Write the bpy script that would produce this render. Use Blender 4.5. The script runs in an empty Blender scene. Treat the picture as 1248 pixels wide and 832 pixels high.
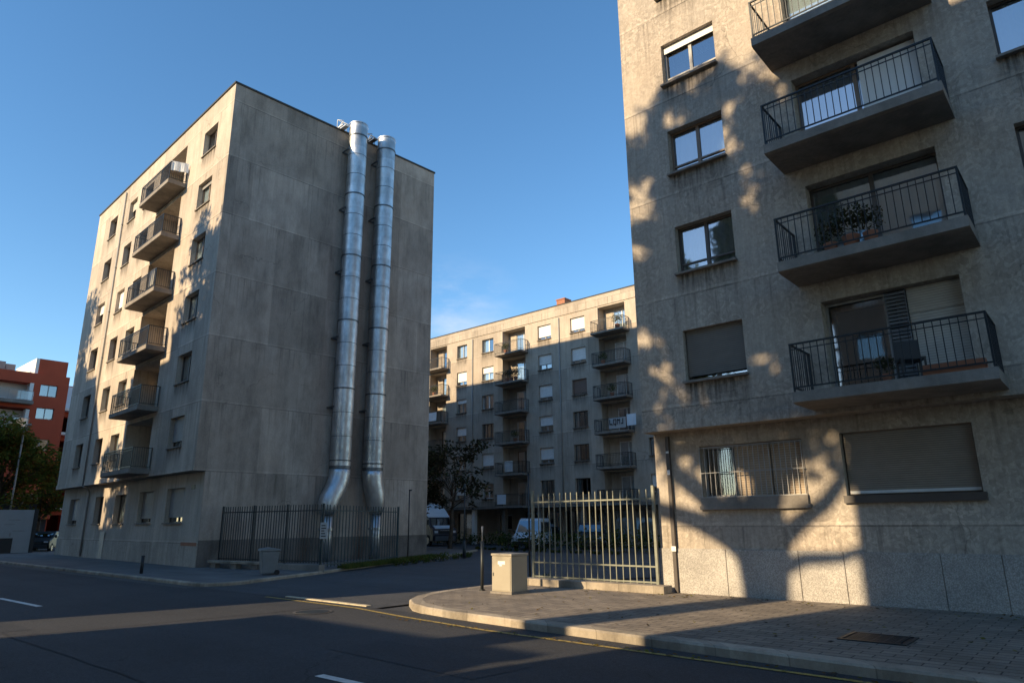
import bpy, bmesh, math, random
from math import radians, sin, cos, pi
from mathutils import Vector, Matrix
import numpy as np
random.seed(7)
SC = bpy.context.scene
COL = SC.collection

# ------------------------------------------------------------------ helpers
class MB:
    """collects shapes, links them as ONE mesh object"""
    def __init__(s): s.v=[]; s.f=[]; s.m=[]; s.sm=[]
    def quad(s, a,b,c,d, m=0):
        i=len(s.v); s.v+= [tuple(a),tuple(b),tuple(c),tuple(d)]; s.f.append((i,i+1,i+2,i+3)); s.m.append(m); s.sm.append(False)
    def tri(s,a,b,c,m=0):
        i=len(s.v); s.v+= [tuple(a),tuple(b),tuple(c)]; s.f.append((i,i+1,i+2)); s.m.append(m); s.sm.append(False)
    def box(s, x0,x1,y0,y1,z0,z1, m=0):
        if x0>x1: x0,x1=x1,x0
        if y0>y1: y0,y1=y1,y0
        if z0>z1: z0,z1=z1,z0
        i=len(s.v)
        s.v+=[(x0,y0,z0),(x1,y0,z0),(x1,y1,z0),(x0,y1,z0),(x0,y0,z1),(x1,y0,z1),(x1,y1,z1),(x0,y1,z1)]
        for f in ((0,3,2,1),(4,5,6,7),(0,1,5,4),(1,2,6,5),(2,3,7,6),(3,0,4,7)):
            s.f.append(tuple(i+k for k in f)); s.m.append(m); s.sm.append(False)
        return s
    def prism(s, pts, axis, a, b, m=0):
        """polygon pts (2D) extruded along axis between a and b"""
        n=len(pts); i=len(s.v)
        def P(p,t):
            if axis=='x': return (t,p[0],p[1])
            if axis=='y': return (p[0],t,p[1])
            return (p[0],p[1],t)
        for t in (a,b):
            for p in pts: s.v.append(P(p,t))
        s.f.append(tuple(i+k for k in range(n))[::-1]); s.f.append(tuple(i+n+k for k in range(n)))
        s.m+= [m,m]; s.sm+=[False,False]
        for k in range(n):
            k2=(k+1)%n
            s.f.append((i+k,i+k2,i+n+k2,i+n+k)); s.m.append(m); s.sm.append(False)
        return s
    def tube(s, pts, rad, n=10, m=0, caps=True, smooth=True):
        """pts list of points, rad list or number"""
        pts=[Vector(p) for p in pts]
        if not hasattr(rad,'__len__'): rad=[rad]*len(pts)
        i0=len(s.v); prev=None
        for k,p in enumerate(pts):
            if k==0: d=pts[1]-p
            elif k==len(pts)-1: d=p-pts[k-1]
            else: d=(pts[k+1]-p).normalized()+(p-pts[k-1]).normalized()
            d.normalize()
            if prev is None:
                u=d.orthogonal().normalized()
            else:
                u=(prev-d*prev.dot(d)).normalized()
            prev=u; w=d.cross(u)
            for j in range(n):
                a=2*pi*j/n
                q=p+(u*cos(a)+w*sin(a))*rad[k]; s.v.append(tuple(q))
        for k in range(len(pts)-1):
            for j in range(n):
                j2=(j+1)%n
                s.f.append((i0+k*n+j,i0+k*n+j2,i0+(k+1)*n+j2,i0+(k+1)*n+j)); s.m.append(m); s.sm.append(smooth)
        if caps:
            s.f.append(tuple(i0+j for j in range(n))[::-1]); s.m.append(m); s.sm.append(False)
            e=i0+(len(pts)-1)*n
            s.f.append(tuple(e+j for j in range(n))); s.m.append(m); s.sm.append(False)
        return s
    def mesh(s, name, mats):
        me=bpy.data.meshes.new(name); me.from_pydata(s.v,[],s.f)
        for mt in (mats if isinstance(mats,(list,tuple)) else [mats]): me.materials.append(mt)
        me.polygons.foreach_set('material_index', s.m)
        me.polygons.foreach_set('use_smooth', s.sm)
        me.update(); return me
    def build(s, name, mats, parent=None, loc=None, rz=0):
        return link(name, s.mesh(name,mats), parent, loc, rz)

def link(name, me, parent=None, loc=None, rz=0):
    o=bpy.data.objects.new(name, me); COL.objects.link(o)
    if parent: o.parent=parent
    if loc is not None: o.location=loc
    if rz: o.rotation_euler=(0,0,rz)
    return o
def thing(name,label,cat,loc=(0,0,0),rz=0,group=None):
    o=link(name,None,None,loc,rz); return tag(o,label,cat,group)
def tag(o,label=None,cat=None,group=None,kind=None):
    if label: o['label']=label
    if cat: o['category']=cat
    if group: o['group']=group
    if kind: o['kind']=kind
    return o
def copy_tree(o,parent=None):
    c=o.copy(); COL.objects.link(c)
    if parent: c.parent=parent
    for ch in list(o.children): copy_tree(ch,c)
    return c
def bevel(o,w=.01,seg=2):
    b=o.modifiers.new('bevel','BEVEL'); b.width=w; b.segments=seg; b.limit_method='ANGLE'; b.angle_limit=radians(40)
    return o

# ------------------------------------------------------------------ materials
class NT:
    def __init__(s,name):
        s.mat=bpy.data.materials.new(name); s.mat.use_nodes=True
        s.t=s.mat.node_tree; s.n=s.t.nodes; s.b=s.n['Principled BSDF']; s.out=s.n['Material Output']
        s.tc=s.n.new('ShaderNodeTexCoord')
    def new(s,t,**k):
        x=s.n.new(t)
        for a,b in k.items(): setattr(x,a,b)
        return x
    def L(s,a,b): s.t.links.new(a,b)
    def coord(s,scale=(1,1,1),rot=(0,0,0),loc=(0,0,0)):
        m=s.new('ShaderNodeMapping'); s.L(s.tc.outputs['Object'],m.inputs[0])
        m.inputs['Scale'].default_value=scale; m.inputs['Rotation'].default_value=rot; m.inputs['Location'].default_value=loc
        return m.outputs[0]
    def noise(s,scale=1,detail=4,rough=.5,vec=None,msc=None,dist=0):
        x=s.new('ShaderNodeTexNoise'); x.inputs['Scale'].default_value=scale; x.inputs['Detail'].default_value=detail
        x.inputs['Roughness'].default_value=rough; x.inputs['Distortion'].default_value=dist
        s.L(vec if vec is not None else s.coord(msc or (1,1,1)), x.inputs['Vector']); return x.outputs['Fac']
    def ramp(s,fac,stops):
        r=s.new('ShaderNodeValToRGB'); e=r.color_ramp.elements
        while len(e)<len(stops): e.new(.5)
        for k,(p,c) in enumerate(stops):
            e[k].position=p; e[k].color=(c,c,c,1) if not hasattr(c,'__len__') else tuple(c)+(1,)
        s.L(fac,r.inputs[0]); return r.outputs[0]
    def math(s,op,a,b=None,c=None):
        x=s.new('ShaderNodeMath',operation=op)
        for k,v in enumerate((a,b,c)):
            if v is None: continue
            if hasattr(v,'default_value') or hasattr(v,'is_linked'): s.L(v,x.inputs[k])
            else: x.inputs[k].default_value=v
        return x.outputs[0]
    def mix(s,fac,a,b,mode='MIX'):
        x=s.new('ShaderNodeMix',data_type='RGBA',blend_type=mode)
        for sock,v in ((x.inputs[0],fac),(x.inputs[6],a),(x.inputs[7],b)):
            if hasattr(v,'is_linked'): s.L(v,sock)
            elif hasattr(v,'__len__'): sock.default_value=tuple(v)[:3]+(1,)
            else: sock.default_value=v
        return x.outputs[2]
    def bump(s,h,strength=.3,dist=.02):
        b=s.new('ShaderNodeBump'); b.inputs['Strength'].default_value=strength; b.inputs['Distance'].default_value=dist
        s.L(h,b.inputs['Height']); s.L(b.outputs[0],s.b.inputs['Normal'])
    def col(s,c):
        if hasattr(c,'is_linked'): s.L(c,s.b.inputs['Base Color'])
        else: s.b.inputs['Base Color'].default_value=tuple(c)[:3]+(1,)
    def set(s,**k):
        for a,b in k.items():
            s.b.inputs[a.replace('_',' ')].default_value=b

def plain(name,c,rough=.6,metal=0,spec=.5,var=.12,scale=3,bump=0):
    n=NT(name); f=n.noise(scale,5,.6)
    lo=tuple(x*(1-var) for x in c); hi=tuple(min(1,x*(1+var)) for x in c)
    n.col(n.ramp(f,[(.3,lo),(.7,hi)])); n.set(Roughness=rough,Metallic=metal); n.b.inputs['Specular IOR Level'].default_value=spec
    if bump: n.bump(n.noise(scale*8,4,.6),bump,.01)
    return n.mat

def concrete(name, base, seams_z=None, zoff=0, cells=None, streak=.25, pebble=0, warm=.0, stain=.4, sx=None):
    n=NT(name)
    sep=n.new('ShaderNodeSeparateXYZ'); n.L(n.tc.outputs['Object'],sep.inputs[0])
    big=n.noise(.35,5,.6); mid=n.noise(1.7,6,.65); fine=n.noise(14,6,.7); grit=n.noise(70,3,.7)
    st=n.noise(1.0,6,.62,msc=(3.4,3.4,.16)); st2=n.noise(1,5,.6,msc=(11,11,.35))
    v=n.math('MULTIPLY_ADD',big,.55,.72)
    v=n.math('MULTIPLY',v,n.math('MULTIPLY_ADD',mid,.36,.82))
    v=n.math('MULTIPLY',v,n.math('MULTIPLY_ADD',st,2*streak,1-streak))
    v=n.math('MULTIPLY',v,n.math('MULTIPLY_ADD',st2,.9*streak,1-.45*streak))
    v=n.math('MULTIPLY',v,n.math('MULTIPLY_ADD',fine,.6,.70))
    v=n.math('MULTIPLY',v,n.math('MULTIPLY_ADD',grit,.4,.80))
    h=n.math('ADD',n.math('MULTIPLY',fine,.7),n.math('MULTIPLY',grit,.4))
    if pebble:
        vo=n.new('ShaderNodeTexVoronoi',feature='DISTANCE_TO_EDGE'); vo.inputs['Scale'].default_value=13
        wv=n.noise(3,3,.5); vm=n.new('ShaderNodeVectorMath',operation='ADD'); vs=n.new('ShaderNodeVectorMath',operation='SCALE')
        nc=n.new('ShaderNodeTexNoise'); nc.inputs['Scale'].default_value=2.5; n.L(n.tc.outputs['Object'],nc.inputs[0])
        n.L(nc.outputs['Color'],vs.inputs[0]); vs.inputs['Scale'].default_value=.5
        n.L(n.tc.outputs['Object'],vm.inputs[0]); n.L(vs.outputs[0],vm.inputs[1]); n.L(vm.outputs[0],vo.inputs['Vector'])
        e=n.ramp(vo.outputs['Distance'],[(0,0),(.09,1)])
        vc=n.new('ShaderNodeTexVoronoi'); vc.inputs['Scale'].default_value=13; n.L(vm.outputs[0],vc.inputs['Vector'])
        bw=n.new('ShaderNodeRGBToBW'); n.L(vc.outputs['Color'],bw.inputs[0])
        patch=n.ramp(n.noise(.55,3,.5),[(.36,.35),(.6,1)])
        amt=n.math('MULTIPLY',patch,pebble)
        ee=n.math('SUBTRACT',1,n.math('MULTIPLY',amt,n.math('SUBTRACT',1,e)))
        v=n.math('MULTIPLY',v,n.math('MULTIPLY_ADD',n.math('SUBTRACT',ee,1),.35,1))
        v=n.math('MULTIPLY',v,n.math('MULTIPLY_ADD',n.math('MULTIPLY',n.math('SUBTRACT',bw.outputs[0],.5),amt),1.15,1))
        h=n.math('ADD',h,n.math('MULTIPLY',n.math('MULTIPLY',e,amt),.8))
        # board-marked vertical streaks where there is no pebble
        bm=n.noise(1,4,.6,msc=(16,16,.8)); 
        v=n.math('MULTIPLY',v,n.math('MULTIPLY_ADD',n.math('SUBTRACT',bm,.5),.45,1))
    if cells:
        cx_,cz_=cells
        a=n.math('ADD',sep.outputs[0],n.math('MULTIPLY',sep.outputs[1],1.0))
        ca=n.math('FLOOR',n.math('DIVIDE',a,cx_)); cb=n.math('FLOOR',n.math('DIVIDE',n.math('SUBTRACT',sep.outputs[2],zoff),cz_))
        cmb=n.new('ShaderNodeCombineXYZ'); n.L(ca,cmb.inputs[0]); n.L(cb,cmb.inputs[1])
        wn=n.new('ShaderNodeTexWhiteNoise',noise_dimensions='2D'); n.L(cmb.outputs[0],wn.inputs[0])
        v=n.math('MULTIPLY',v,n.math('MULTIPLY_ADD',wn.outputs['Value'],.24,.88))
        cb2=n.math('FLOOR',n.math('DIVIDE',n.math('ADD',a,.7),cx_*.37)); cm2=n.new('ShaderNodeCombineXYZ'); n.L(cb2,cm2.inputs[0]); n.L(cb,cm2.inputs[1])
        w2=n.new('ShaderNodeTexWhiteNoise',noise_dimensions='2D'); n.L(cm2.outputs[0],w2.inputs[0])
        v=n.math('MULTIPLY',v,n.math('MULTIPLY_ADD',n.ramp(w2.outputs['Value'],[(.55,0),(.9,1)]),-.2,1.03))
        fr=n.math('FRACT',n.math('DIVIDE',a,cx_)); ln=n.math('LESS_THAN',fr,.018/cx_*1.0)
        v=n.math('MULTIPLY',v,n.math('SUBTRACT',1,n.math('MULTIPLY',ln,.3)))
    if seams_z:
        fz=n.math('FRACT',n.math('DIVIDE',n.math('SUBTRACT',sep.outputs[2],zoff),seams_z))
        lz=n.math('LESS_THAN',fz,.035/seams_z)
        wob=n.ramp(n.noise(.9,3,.5),[(.35,.2),(.6,1)])
        v=n.math('MULTIPLY',v,n.math('SUBTRACT',1,n.math('MULTIPLY',n.math('MULTIPLY',lz,wob),.45)))
        l2=n.math('LESS_THAN',n.math('ABSOLUTE',n.math('SUBTRACT',fz,.075/seams_z)),.035/seams_z)
        v=n.math('MULTIPLY',v,n.math('ADD',1,n.math('MULTIPLY',l2,.16)))
        h=n.math('SUBTRACT',h,n.math('MULTIPLY',lz,1.2))
    if seams_z:
        dr=n.ramp(n.noise(1,4,.7,msc=(7,7,.22)),[(.52,0),(.68,1)])
        dm=n.math('MULTIPLY',dr,n.math('MULTIPLY',n.math('POWER',fz,1.6),.42))
        v=n.math('MULTIPLY',v,n.math('SUBTRACT',1,dm))
        cr=n.new('ShaderNodeTexVoronoi',feature='DISTANCE_TO_EDGE'); cr.inputs['Scale'].default_value=.22
        wv=n.new('ShaderNodeTexNoise'); wv.inputs['Scale'].default_value=1.1; wv.inputs['Detail'].default_value=7; n.L(n.tc.outputs['Object'],wv.inputs[0])
        vs=n.new('ShaderNodeVectorMath',operation='SCALE'); vs.inputs['Scale'].default_value=1.1; n.L(wv.outputs['Color'],vs.inputs[0])
        vm=n.new('ShaderNodeVectorMath',operation='ADD'); n.L(n.tc.outputs['Object'],vm.inputs[0]); n.L(vs.outputs[0],vm.inputs[1]); n.L(vm.outputs[0],cr.inputs['Vector'])
        ck=n.math('MULTIPLY',n.ramp(cr.outputs['Distance'],[(0,1),(.004,0)]),n.ramp(n.noise(.4,2,.5),[(.5,0),(.58,1)]))
        v=n.math('MULTIPLY',v,n.math('SUBTRACT',1,n.math('MULTIPLY',ck,.4)))
    stn=n.ramp(n.noise(.8,7,.68,msc=(1.2,1.2,.5)),[(.44,0),(.66,1)])
    v=n.math('MULTIPLY',v,n.math('SUBTRACT',1,n.math('MULTIPLY',stn,stain*.55)))
    c=n.mix(1,base,n.new('ShaderNodeRGB').outputs[0],'MULTIPLY')
    cc=n.new('ShaderNodeCombineColor')
    for k in range(3): n.L(v,cc.inputs[k])
    c=n.mix(1,base,cc.outputs[0],'MULTIPLY')
    hue=n.noise(.6,3,.5)
    c=n.mix(n.math('MULTIPLY',hue,.5),c,n.mix(1,c,(1.10,.96,.84),'MULTIPLY'))
    n.col(c); n.set(Roughness=.88); n.b.inputs['Specular IOR Level'].default_value=.25
    n.bump(h,.45,.012)
    return n.mat

M={}
M['concA']=concrete('board_marked_concrete_tan',(.45,.395,.33),seams_z=3.085,zoff=-.05+4.2,cells=(4.15,3.085),streak=.22,stain=.3)
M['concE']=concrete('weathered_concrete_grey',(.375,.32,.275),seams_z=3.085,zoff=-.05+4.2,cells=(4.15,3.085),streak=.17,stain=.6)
M['concB']=concrete('exposed_aggregate_concrete',(.39,.345,.29),seams_z=2.9,zoff=1.7,streak=.12,pebble=.45,stain=.15)
M['concC']=concrete('pale_concrete_render',(.40,.35,.29),seams_z=2.65,zoff=.9,cells=(9,2.65),streak=.14,stain=.3)
M['slab']=concrete('balcony_slab_concrete',(.235,.215,.19),streak=.15,stain=.5)
M['kerb']=concrete('kerb_stone',(.36,.315,.25),streak=.05,stain=.8,cells=(1.0,50))
M['dirty']=concrete('dark_dirty_plinth',(.17,.15,.135),streak=.2,stain=.8)
M['granite']=None
def granite():
    n=NT('speckled_granite'); vo=n.new('ShaderNodeTexVoronoi'); vo.inputs['Scale'].default_value=55
    n.L(n.coord(),vo.inputs['Vector']); bw=n.new('ShaderNodeRGBToBW'); n.L(vo.outputs['Color'],bw.inputs[0])
    a=n.ramp(bw.outputs[0],[(.1,(.25,.23,.205)),(.5,(.36,.33,.295)),(.9,(.50,.465,.415))])
    b=n.ramp(n.noise(1.2,6,.6),[(.3,.74),(.7,1.08)])
    n.col(n.mix(1,a,b,'MULTIPLY')); n.set(Roughness=.62); n.bump(n.noise(45,4,.7),.35,.008); return n.mat
M['granite']=granite()

def steel():
    n=NT('galvanised_duct_steel'); sep=n.new('ShaderNodeSeparateXYZ'); n.L(n.tc.outputs['Object'],sep.inputs[0])
    seg=n.math('FLOOR',n.math('DIVIDE',sep.outputs[2],1.25))
    wn=n.new('ShaderNodeTexWhiteNoise',noise_dimensions='1D'); n.L(seg,wn.inputs['W'])
    base=n.ramp(wn.outputs['Value'],[(0,(.45,.465,.475)),(1,(.62,.63,.64))])
    f=n.ramp(n.noise(2.6,6,.6,msc=(1,1,.6)),[(.3,.62),(.7,1.05)])
    n.col(n.mix(1,base,f,'MULTIPLY')); n.set(Metallic=.92)
    n.L(n.ramp(n.noise(4,5,.6),[(.3,.34),(.7,.55)]),n.b.inputs['Roughness'])
    n.bump(n.noise(1.6,3,.5,msc=(1,1,.5)),.25,.02); return n.mat
M['steel']=steel()
M['steel_dark']=plain('dull_flange_steel',(.13,.14,.15),.45,.8)
M['iron']=plain('dark_painted_iron',(.028,.033,.036),.5,.2,.5,.3)
M['teal_iron']=plain('dark_teal_painted_iron',(.03,.055,.06),.5,.2,.5,.3)
M['fence_grey']=plain('weathered_grey_green_fence_paint',(.19,.195,.15),.55,.1,.5,.25,6,.2)
M['rail']=plain('railing_black_paint',(.02,.024,.027),.45,.3,.5,.2)
M['frame_dark']=plain('bronze_window_frame',(.075,.06,.05),.45)
M['frame_brown']=plain('brown_wood_window_frame',(.20,.135,.09),.5)
M['frame_grey']=plain('grey_window_frame',(.30,.29,.27),.5)
M['frame_white']=plain('white_window_frame',(.68,.68,.66),.5)
M['curtain']=plain('white_curtain',(.8,.8,.78),.9,0,.2,.1,2)
M['curtain_blue']=plain('pale_blue_blind_and_sky_tint',(.66,.71,.75),.8,0,.3,.06,1)  # on the near balcony doors this pale blue imitates reflected sky
M['wall_in']=plain('dark_wall_and_room_gloom',(.03,.03,.032),.9)  # near-black colour; behind window panes it stands in for room gloom
M['clay']=plain('terracotta_clay',(.32,.13,.07),.8)
M['box']=plain('beige_cabinet_paint',(.34,.30,.23),.5,0,.4,.06,2,.1)
M['box_cap']=plain('beige_cabinet_cap',(.31,.27,.21),.6)
M['bin']=plain('grey_bin_plastic',(.17,.18,.185),.45,0,.4,.1)
M['black']=plain('black_plastic',(.015,.015,.017),.5)
M['rubber']=plain('tyre_rubber',(.02,.02,.02),.85)
M['chrome']=plain('bright_metal',(.6,.6,.6),.25,.9)
M['bark']=plain('tree_bark',(.085,.066,.05),.9,0,.2,.4,5,.6)
M['bark_pale']=plain('plane_tree_bark',(.24,.2,.15),.9,0,.2,.35,3,.5)
M['red']=plain('red_painted_wall',(.43,.075,.032),.75,0,.3,.1,.6)
M['whitewall']=plain('white_render',(.74,.71,.66),.8,0,.3,.06,.5)
M['panel']=plain('pale_sign_panel',(.40,.40,.39),.6,0,.4,.06,2)
M['paint_white']=plain('road_paint_white',(.62,.62,.58),.7,0,.3,.25,7)
M['van_white']=plain('van_paint_pale_blue_white',(.58,.66,.72),.3,0,.6,.03)
M['van_dark']=plain('van_paint_dark_navy',(.02,.026,.04),.3,0,.6,.03)
M['car_black']=plain('car_paint_black',(.012,.014,.014),.38,0,.3,.03)
M['lamp_glass']=plain('headlight_lens',(.6,.62,.65),.1,0,.8,.02)
M['roofing']=plain('dark_roof_felt',(.05,.048,.045),.9)
M['soil']=plain('planting_soil',(.06,.045,.032),.95,0,.2,.4,9,.5)

def shutter(name,c,per=.05):
    n=NT(name); sep=n.new('ShaderNodeSeparateXYZ'); n.L(n.tc.outputs['Object'],sep.inputs[0])
    fr=n.math('FRACT',n.math('DIVIDE',sep.outputs[2],per)); g=n.math('LESS_THAN',fr,.16)
    f=n.math('MULTIPLY',n.math('SUBTRACT',1,n.math('MULTIPLY',g,.45)),n.math('MULTIPLY_ADD',n.noise(2.5,5,.6,msc=(1,1,2)),.5,.75))
    cc=n.new('ShaderNodeCombineColor')
    for k in range(3): n.L(f,cc.inputs[k])
    n.col(n.mix(1,c,cc.outputs[0],'MULTIPLY')); n.set(Roughness=.6)
    n.bump(n.math('PINGPONG',fr,.5),.6,.01); return n.mat
M['shut_grey']=shutter('roller_shutter_grey',(.27,.255,.235))
M['shut_dark']=shutter('roller_shutter_dark_brown',(.15,.125,.10))
M['shut_tan2']=shutter('roller_shutter_grey_brown',(.25,.215,.175),.045)
M['shut_beige']=shutter('roller_shutter_beige',(.46,.42,.36),.055)
M['shut_white']=shutter('roller_shutter_white',(.74,.72,.68),.06)
M['shut_brown']=shutter('roller_shutter_brown',(.17,.105,.075),.055)
M['shut_tan']=shutter('roller_shutter_tan',(.38,.29,.20),.055)

def stain_mat():
    n=NT('rain_stain'); n.n.remove(n.b)
    sp=n.new('ShaderNodeSeparateXYZ'); n.L(n.tc.outputs['Generated'],sp.inputs[0])
    st=n.ramp(n.noise(1,4,.7,msc=(13,1,.5)),[(.42,0),(.62,1)])
    ed=n.math('MULTIPLY',n.ramp(sp.outputs[0],[(0,0),(.12,1)]),n.ramp(sp.outputs[0],[(.88,1),(1,0)]))
    al=n.math('MULTIPLY',n.math('MULTIPLY',n.math('POWER',sp.outputs[2],1.5),n.math('MULTIPLY_ADD',st,.6,.12)),ed)
    d=n.new('ShaderNodeBsdfDiffuse'); d.inputs[0].default_value=(.06,.052,.045,1); t=n.new('ShaderNodeBsdfTransparent')
    m=n.new('ShaderNodeMixShader'); n.L(al,m.inputs[0]); n.L(t.outputs[0],m.inputs[1]); n.L(d.outputs[0],m.inputs[2]); n.L(m.outputs[0],n.out.inputs[0]); return n.mat
M['stain']=stain_mat()
def glass(name,refl=.35,tint=(.55,.62,.66)):
    n=NT(name); n.n.remove(n.b)
    g=n.new('ShaderNodeBsdfGlossy'); g.inputs['Roughness'].default_value=.03; g.inputs['Color'].default_value=(.95,.97,1,1)
    bp=n.new('ShaderNodeBump'); bp.inputs['Strength'].default_value=.06; bp.inputs['Distance'].default_value=.05
    n.L(n.noise(1.1,2,.5),bp.inputs['Height']); n.L(bp.outputs[0],g.inputs['Normal'])
    t=n.new('ShaderNodeBsdfTransparent'); t.inputs['Color'].default_value=tint+(1,)
    lw=n.new('ShaderNodeFresnel'); lw.inputs['IOR'].default_value=1.6
    f=n.math('MULTIPLY_ADD',lw.outputs[0],1-refl,refl)
    m=n.new('ShaderNodeMixShader'); n.L(f,m.inputs[0]); n.L(t.outputs[0],m.inputs[1]); n.L(g.outputs[0],m.inputs[2])
    n.L(m.outputs[0],n.out.inputs[0]); return n.mat
M['glass']=glass('reflective_window_glass',.30)
M['glass_clear']=glass('clear_window_glass',.12,(.75,.8,.82))
M['glass_car']=glass('car_window_glass',.25,(.3,.34,.36))

def asphalt(name,base,crack=True):
    n=NT(name)
    a=n.noise(.22,5,.6); b=n.noise(2.2,6,.65); c=n.noise(110,3,.75)
    vo=n.new('ShaderNodeTexVoronoi'); vo.inputs['Scale'].default_value=90; n.L(n.coord(),vo.inputs['Vector'])
    bw=n.new('ShaderNodeRGBToBW'); n.L(vo.outputs['Color'],bw.inputs[0])
    v=n.math('MULTIPLY_ADD',a,1.1,.45)
    v=n.math('MULTIPLY',v,n.math('MULTIPLY_ADD',b,.4,.8))
    v=n.math('MULTIPLY',v,n.math('MULTIPLY_ADD',bw.outputs[0],1.1,.45))
    v=n.math('MULTIPLY',v,n.math('MULTIPLY_ADD',c,.6,.7))
    v=n.math('MULTIPLY',v,n.math('MULTIPLY_ADD',n.noise(16,5,.8),1.7,.15))
    tyre=n.noise(1,4,.6,msc=(.05,1.1,1))
    v=n.math('MULTIPLY',v,n.math('MULTIPLY_ADD',tyre,.5,.75))
    if crack:
        cr=n.new('ShaderNodeTexVoronoi',feature='DISTANCE_TO_EDGE'); cr.inputs['Scale'].default_value=.28
        wv=n.new('ShaderNodeTexNoise'); wv.inputs['Scale'].default_value=1.3; wv.inputs['Detail'].default_value=6; n.L(n.tc.outputs['Object'],wv.inputs[0])
        vs=n.new('ShaderNodeVectorMath',operation='SCALE'); vs.inputs['Scale'].default_value=1.3; n.L(wv.outputs['Color'],vs.inputs[0])
        vm=n.new('ShaderNodeVectorMath',operation='ADD'); n.L(n.tc.outputs['Object'],vm.inputs[0]); n.L(vs.outputs[0],vm.inputs[1]); n.L(vm.outputs[0],cr.inputs['Vector'])
        k=n.ramp(cr.outputs['Distance'],[(0,1),(.006,0)])
        k=n.math('MULTIPLY',k,n.ramp(n.noise(.3,2,.5),[(.5,0),(.6,1)]))
        v=n.math('MULTIPLY',v,n.math('SUBTRACT',1,n.math('MULTIPLY',k,.6)))
    cc=n.new('ShaderNodeCombineColor')
    for k in range(3): n.L(v,cc.inputs[k])
    n.col(n.mix(1,base,cc.outputs[0],'MULTIPLY')); n.set(Roughness=.8); n.b.inputs['Specular IOR Level'].default_value=.35
    n.bump(n.math('ADD',bw.outputs[0],n.math('MULTIPLY',c,.8)),.7,.008); return n.mat
M['asphalt']=asphalt('road_asphalt',(.044,.044,.046))
M['asphalt2']=asphalt('courtyard_asphalt',(.066,.067,.07))
M['asphalt3']=asphalt('gutter_asphalt',(.085,.082,.078),False)
def paving():
    n=NT('brick_paving'); br=n.new('ShaderNodeTexBrick'); n.L(n.coord(),br.inputs['Vector'])
    br.inputs['Scale'].default_value=1; br.inputs['Brick Width'].default_value=.4; br.inputs['Row Height'].default_value=.2
    br.inputs['Mortar Size'].default_value=.011; br.inputs['Mortar Smooth'].default_value=.3
    br.inputs['Color1'].default_value=(.205,.168,.13,1); br.inputs['Color2'].default_value=(.285,.235,.18,1); br.inputs['Mortar'].default_value=(.05,.042,.035,1)
    f=n.ramp(n.noise(1.1,6,.65),[(.3,.62),(.7,1.1)]); g=n.ramp(n.noise(30,4,.7),[(.3,.78),(.7,1.15)])
    c=n.mix(1,br.outputs['Color'],f,'MULTIPLY'); c=n.mix(1,c,g,'MULTIPLY'); n.col(c); n.set(Roughness=.85)
    h=n.math('ADD',n.math('MULTIPLY',n.math('SUBTRACT',1,br.outputs['Fac']),1.2),n.math('MULTIPLY',n.noise(2.5,4,.6),.8))
    n.bump(n.math('ADD',h,n.math('MULTIPLY',n.noise(40,3,.6),.3)),.5,.012); return n.mat
M['paving']=paving()
def slabs():
    n=NT('concrete_paving_slabs'); br=n.new('ShaderNodeTexBrick'); n.L(n.coord(),br.inputs['Vector'])
    br.inputs['Scale'].default_value=1; br.inputs['Brick Width'].default_value=1.8; br.inputs['Row Height'].default_value=1.2
    br.inputs['Mortar Size'].default_value=.012
    br.inputs['Color1'].default_value=(.12,.115,.11,1); br.inputs['Color2'].default_value=(.15,.142,.135,1); br.inputs['Mortar'].default_value=(.06,.055,.05,1)
    f=n.ramp(n.noise(.8,6,.65),[(.3,.65),(.7,1.1)]); g=n.ramp(n.noise(40,4,.7),[(.3,.8),(.7,1.15)])
    n.col(n.mix(1,n.mix(1,br.outputs['Color'],f,'MULTIPLY'),g,'MULTIPLY')); n.set(Roughness=.85); n.bump(n.noise(30,4,.6),.3,.01); return n.mat
M['slabs']=slabs()
def yellow():
    n=NT('worn_yellow_road_paint'); k=n.ramp(n.noise(14,6,.7),[(.36,0),(.5,1)])
    n.col(n.mix(k,(.06,.057,.052),(.36,.25,.055))); n.set(Roughness=.75); return n.mat
M['yellow']=yellow()
M['white_kerb']=plain('pale_worn_kerb_strip',(.52,.44,.30),.8,0,.3,.3,6,.3)

def leaf(name,c,tr=.35):
    n=NT(name); n.n.remove(n.b)
    d=n.new('ShaderNodeBsdfDiffuse'); t=n.new('ShaderNodeBsdfTranslucent')
    f=n.noise(1.3,3,.6); cl=n.ramp(f,[(.3,tuple(x*.65 for x in c)),(.7,tuple(min(1,x*1.3) for x in c))])
    n.L(cl,d.inputs[0]); n.L(cl,t.inputs[0])
    m=n.new('ShaderNodeMixShader'); m.inputs[0].default_value=tr; n.L(d.outputs[0],m.inputs[1]); n.L(t.outputs[0],m.inputs[2])
    n.L(m.outputs[0],n.out.inputs[0]); return n.mat
LG=[leaf('leaf_dark_green',(.045,.07,.022)),leaf('leaf_mid_green',(.08,.11,.03)),leaf('leaf_olive',(.13,.12,.035))]
LO=[leaf('leaf_autumn_green',(.10,.13,.03)),leaf('leaf_yellow_green',(.17,.16,.035)),leaf('leaf_orange',(.15,.085,.02))]
LD=[leaf('leaf_very_dark',(.05,.045,.03)),leaf('leaf_dark_brown_green',(.065,.055,.03)),leaf('leaf_dull_green',(.06,.07,.03))]

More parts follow.
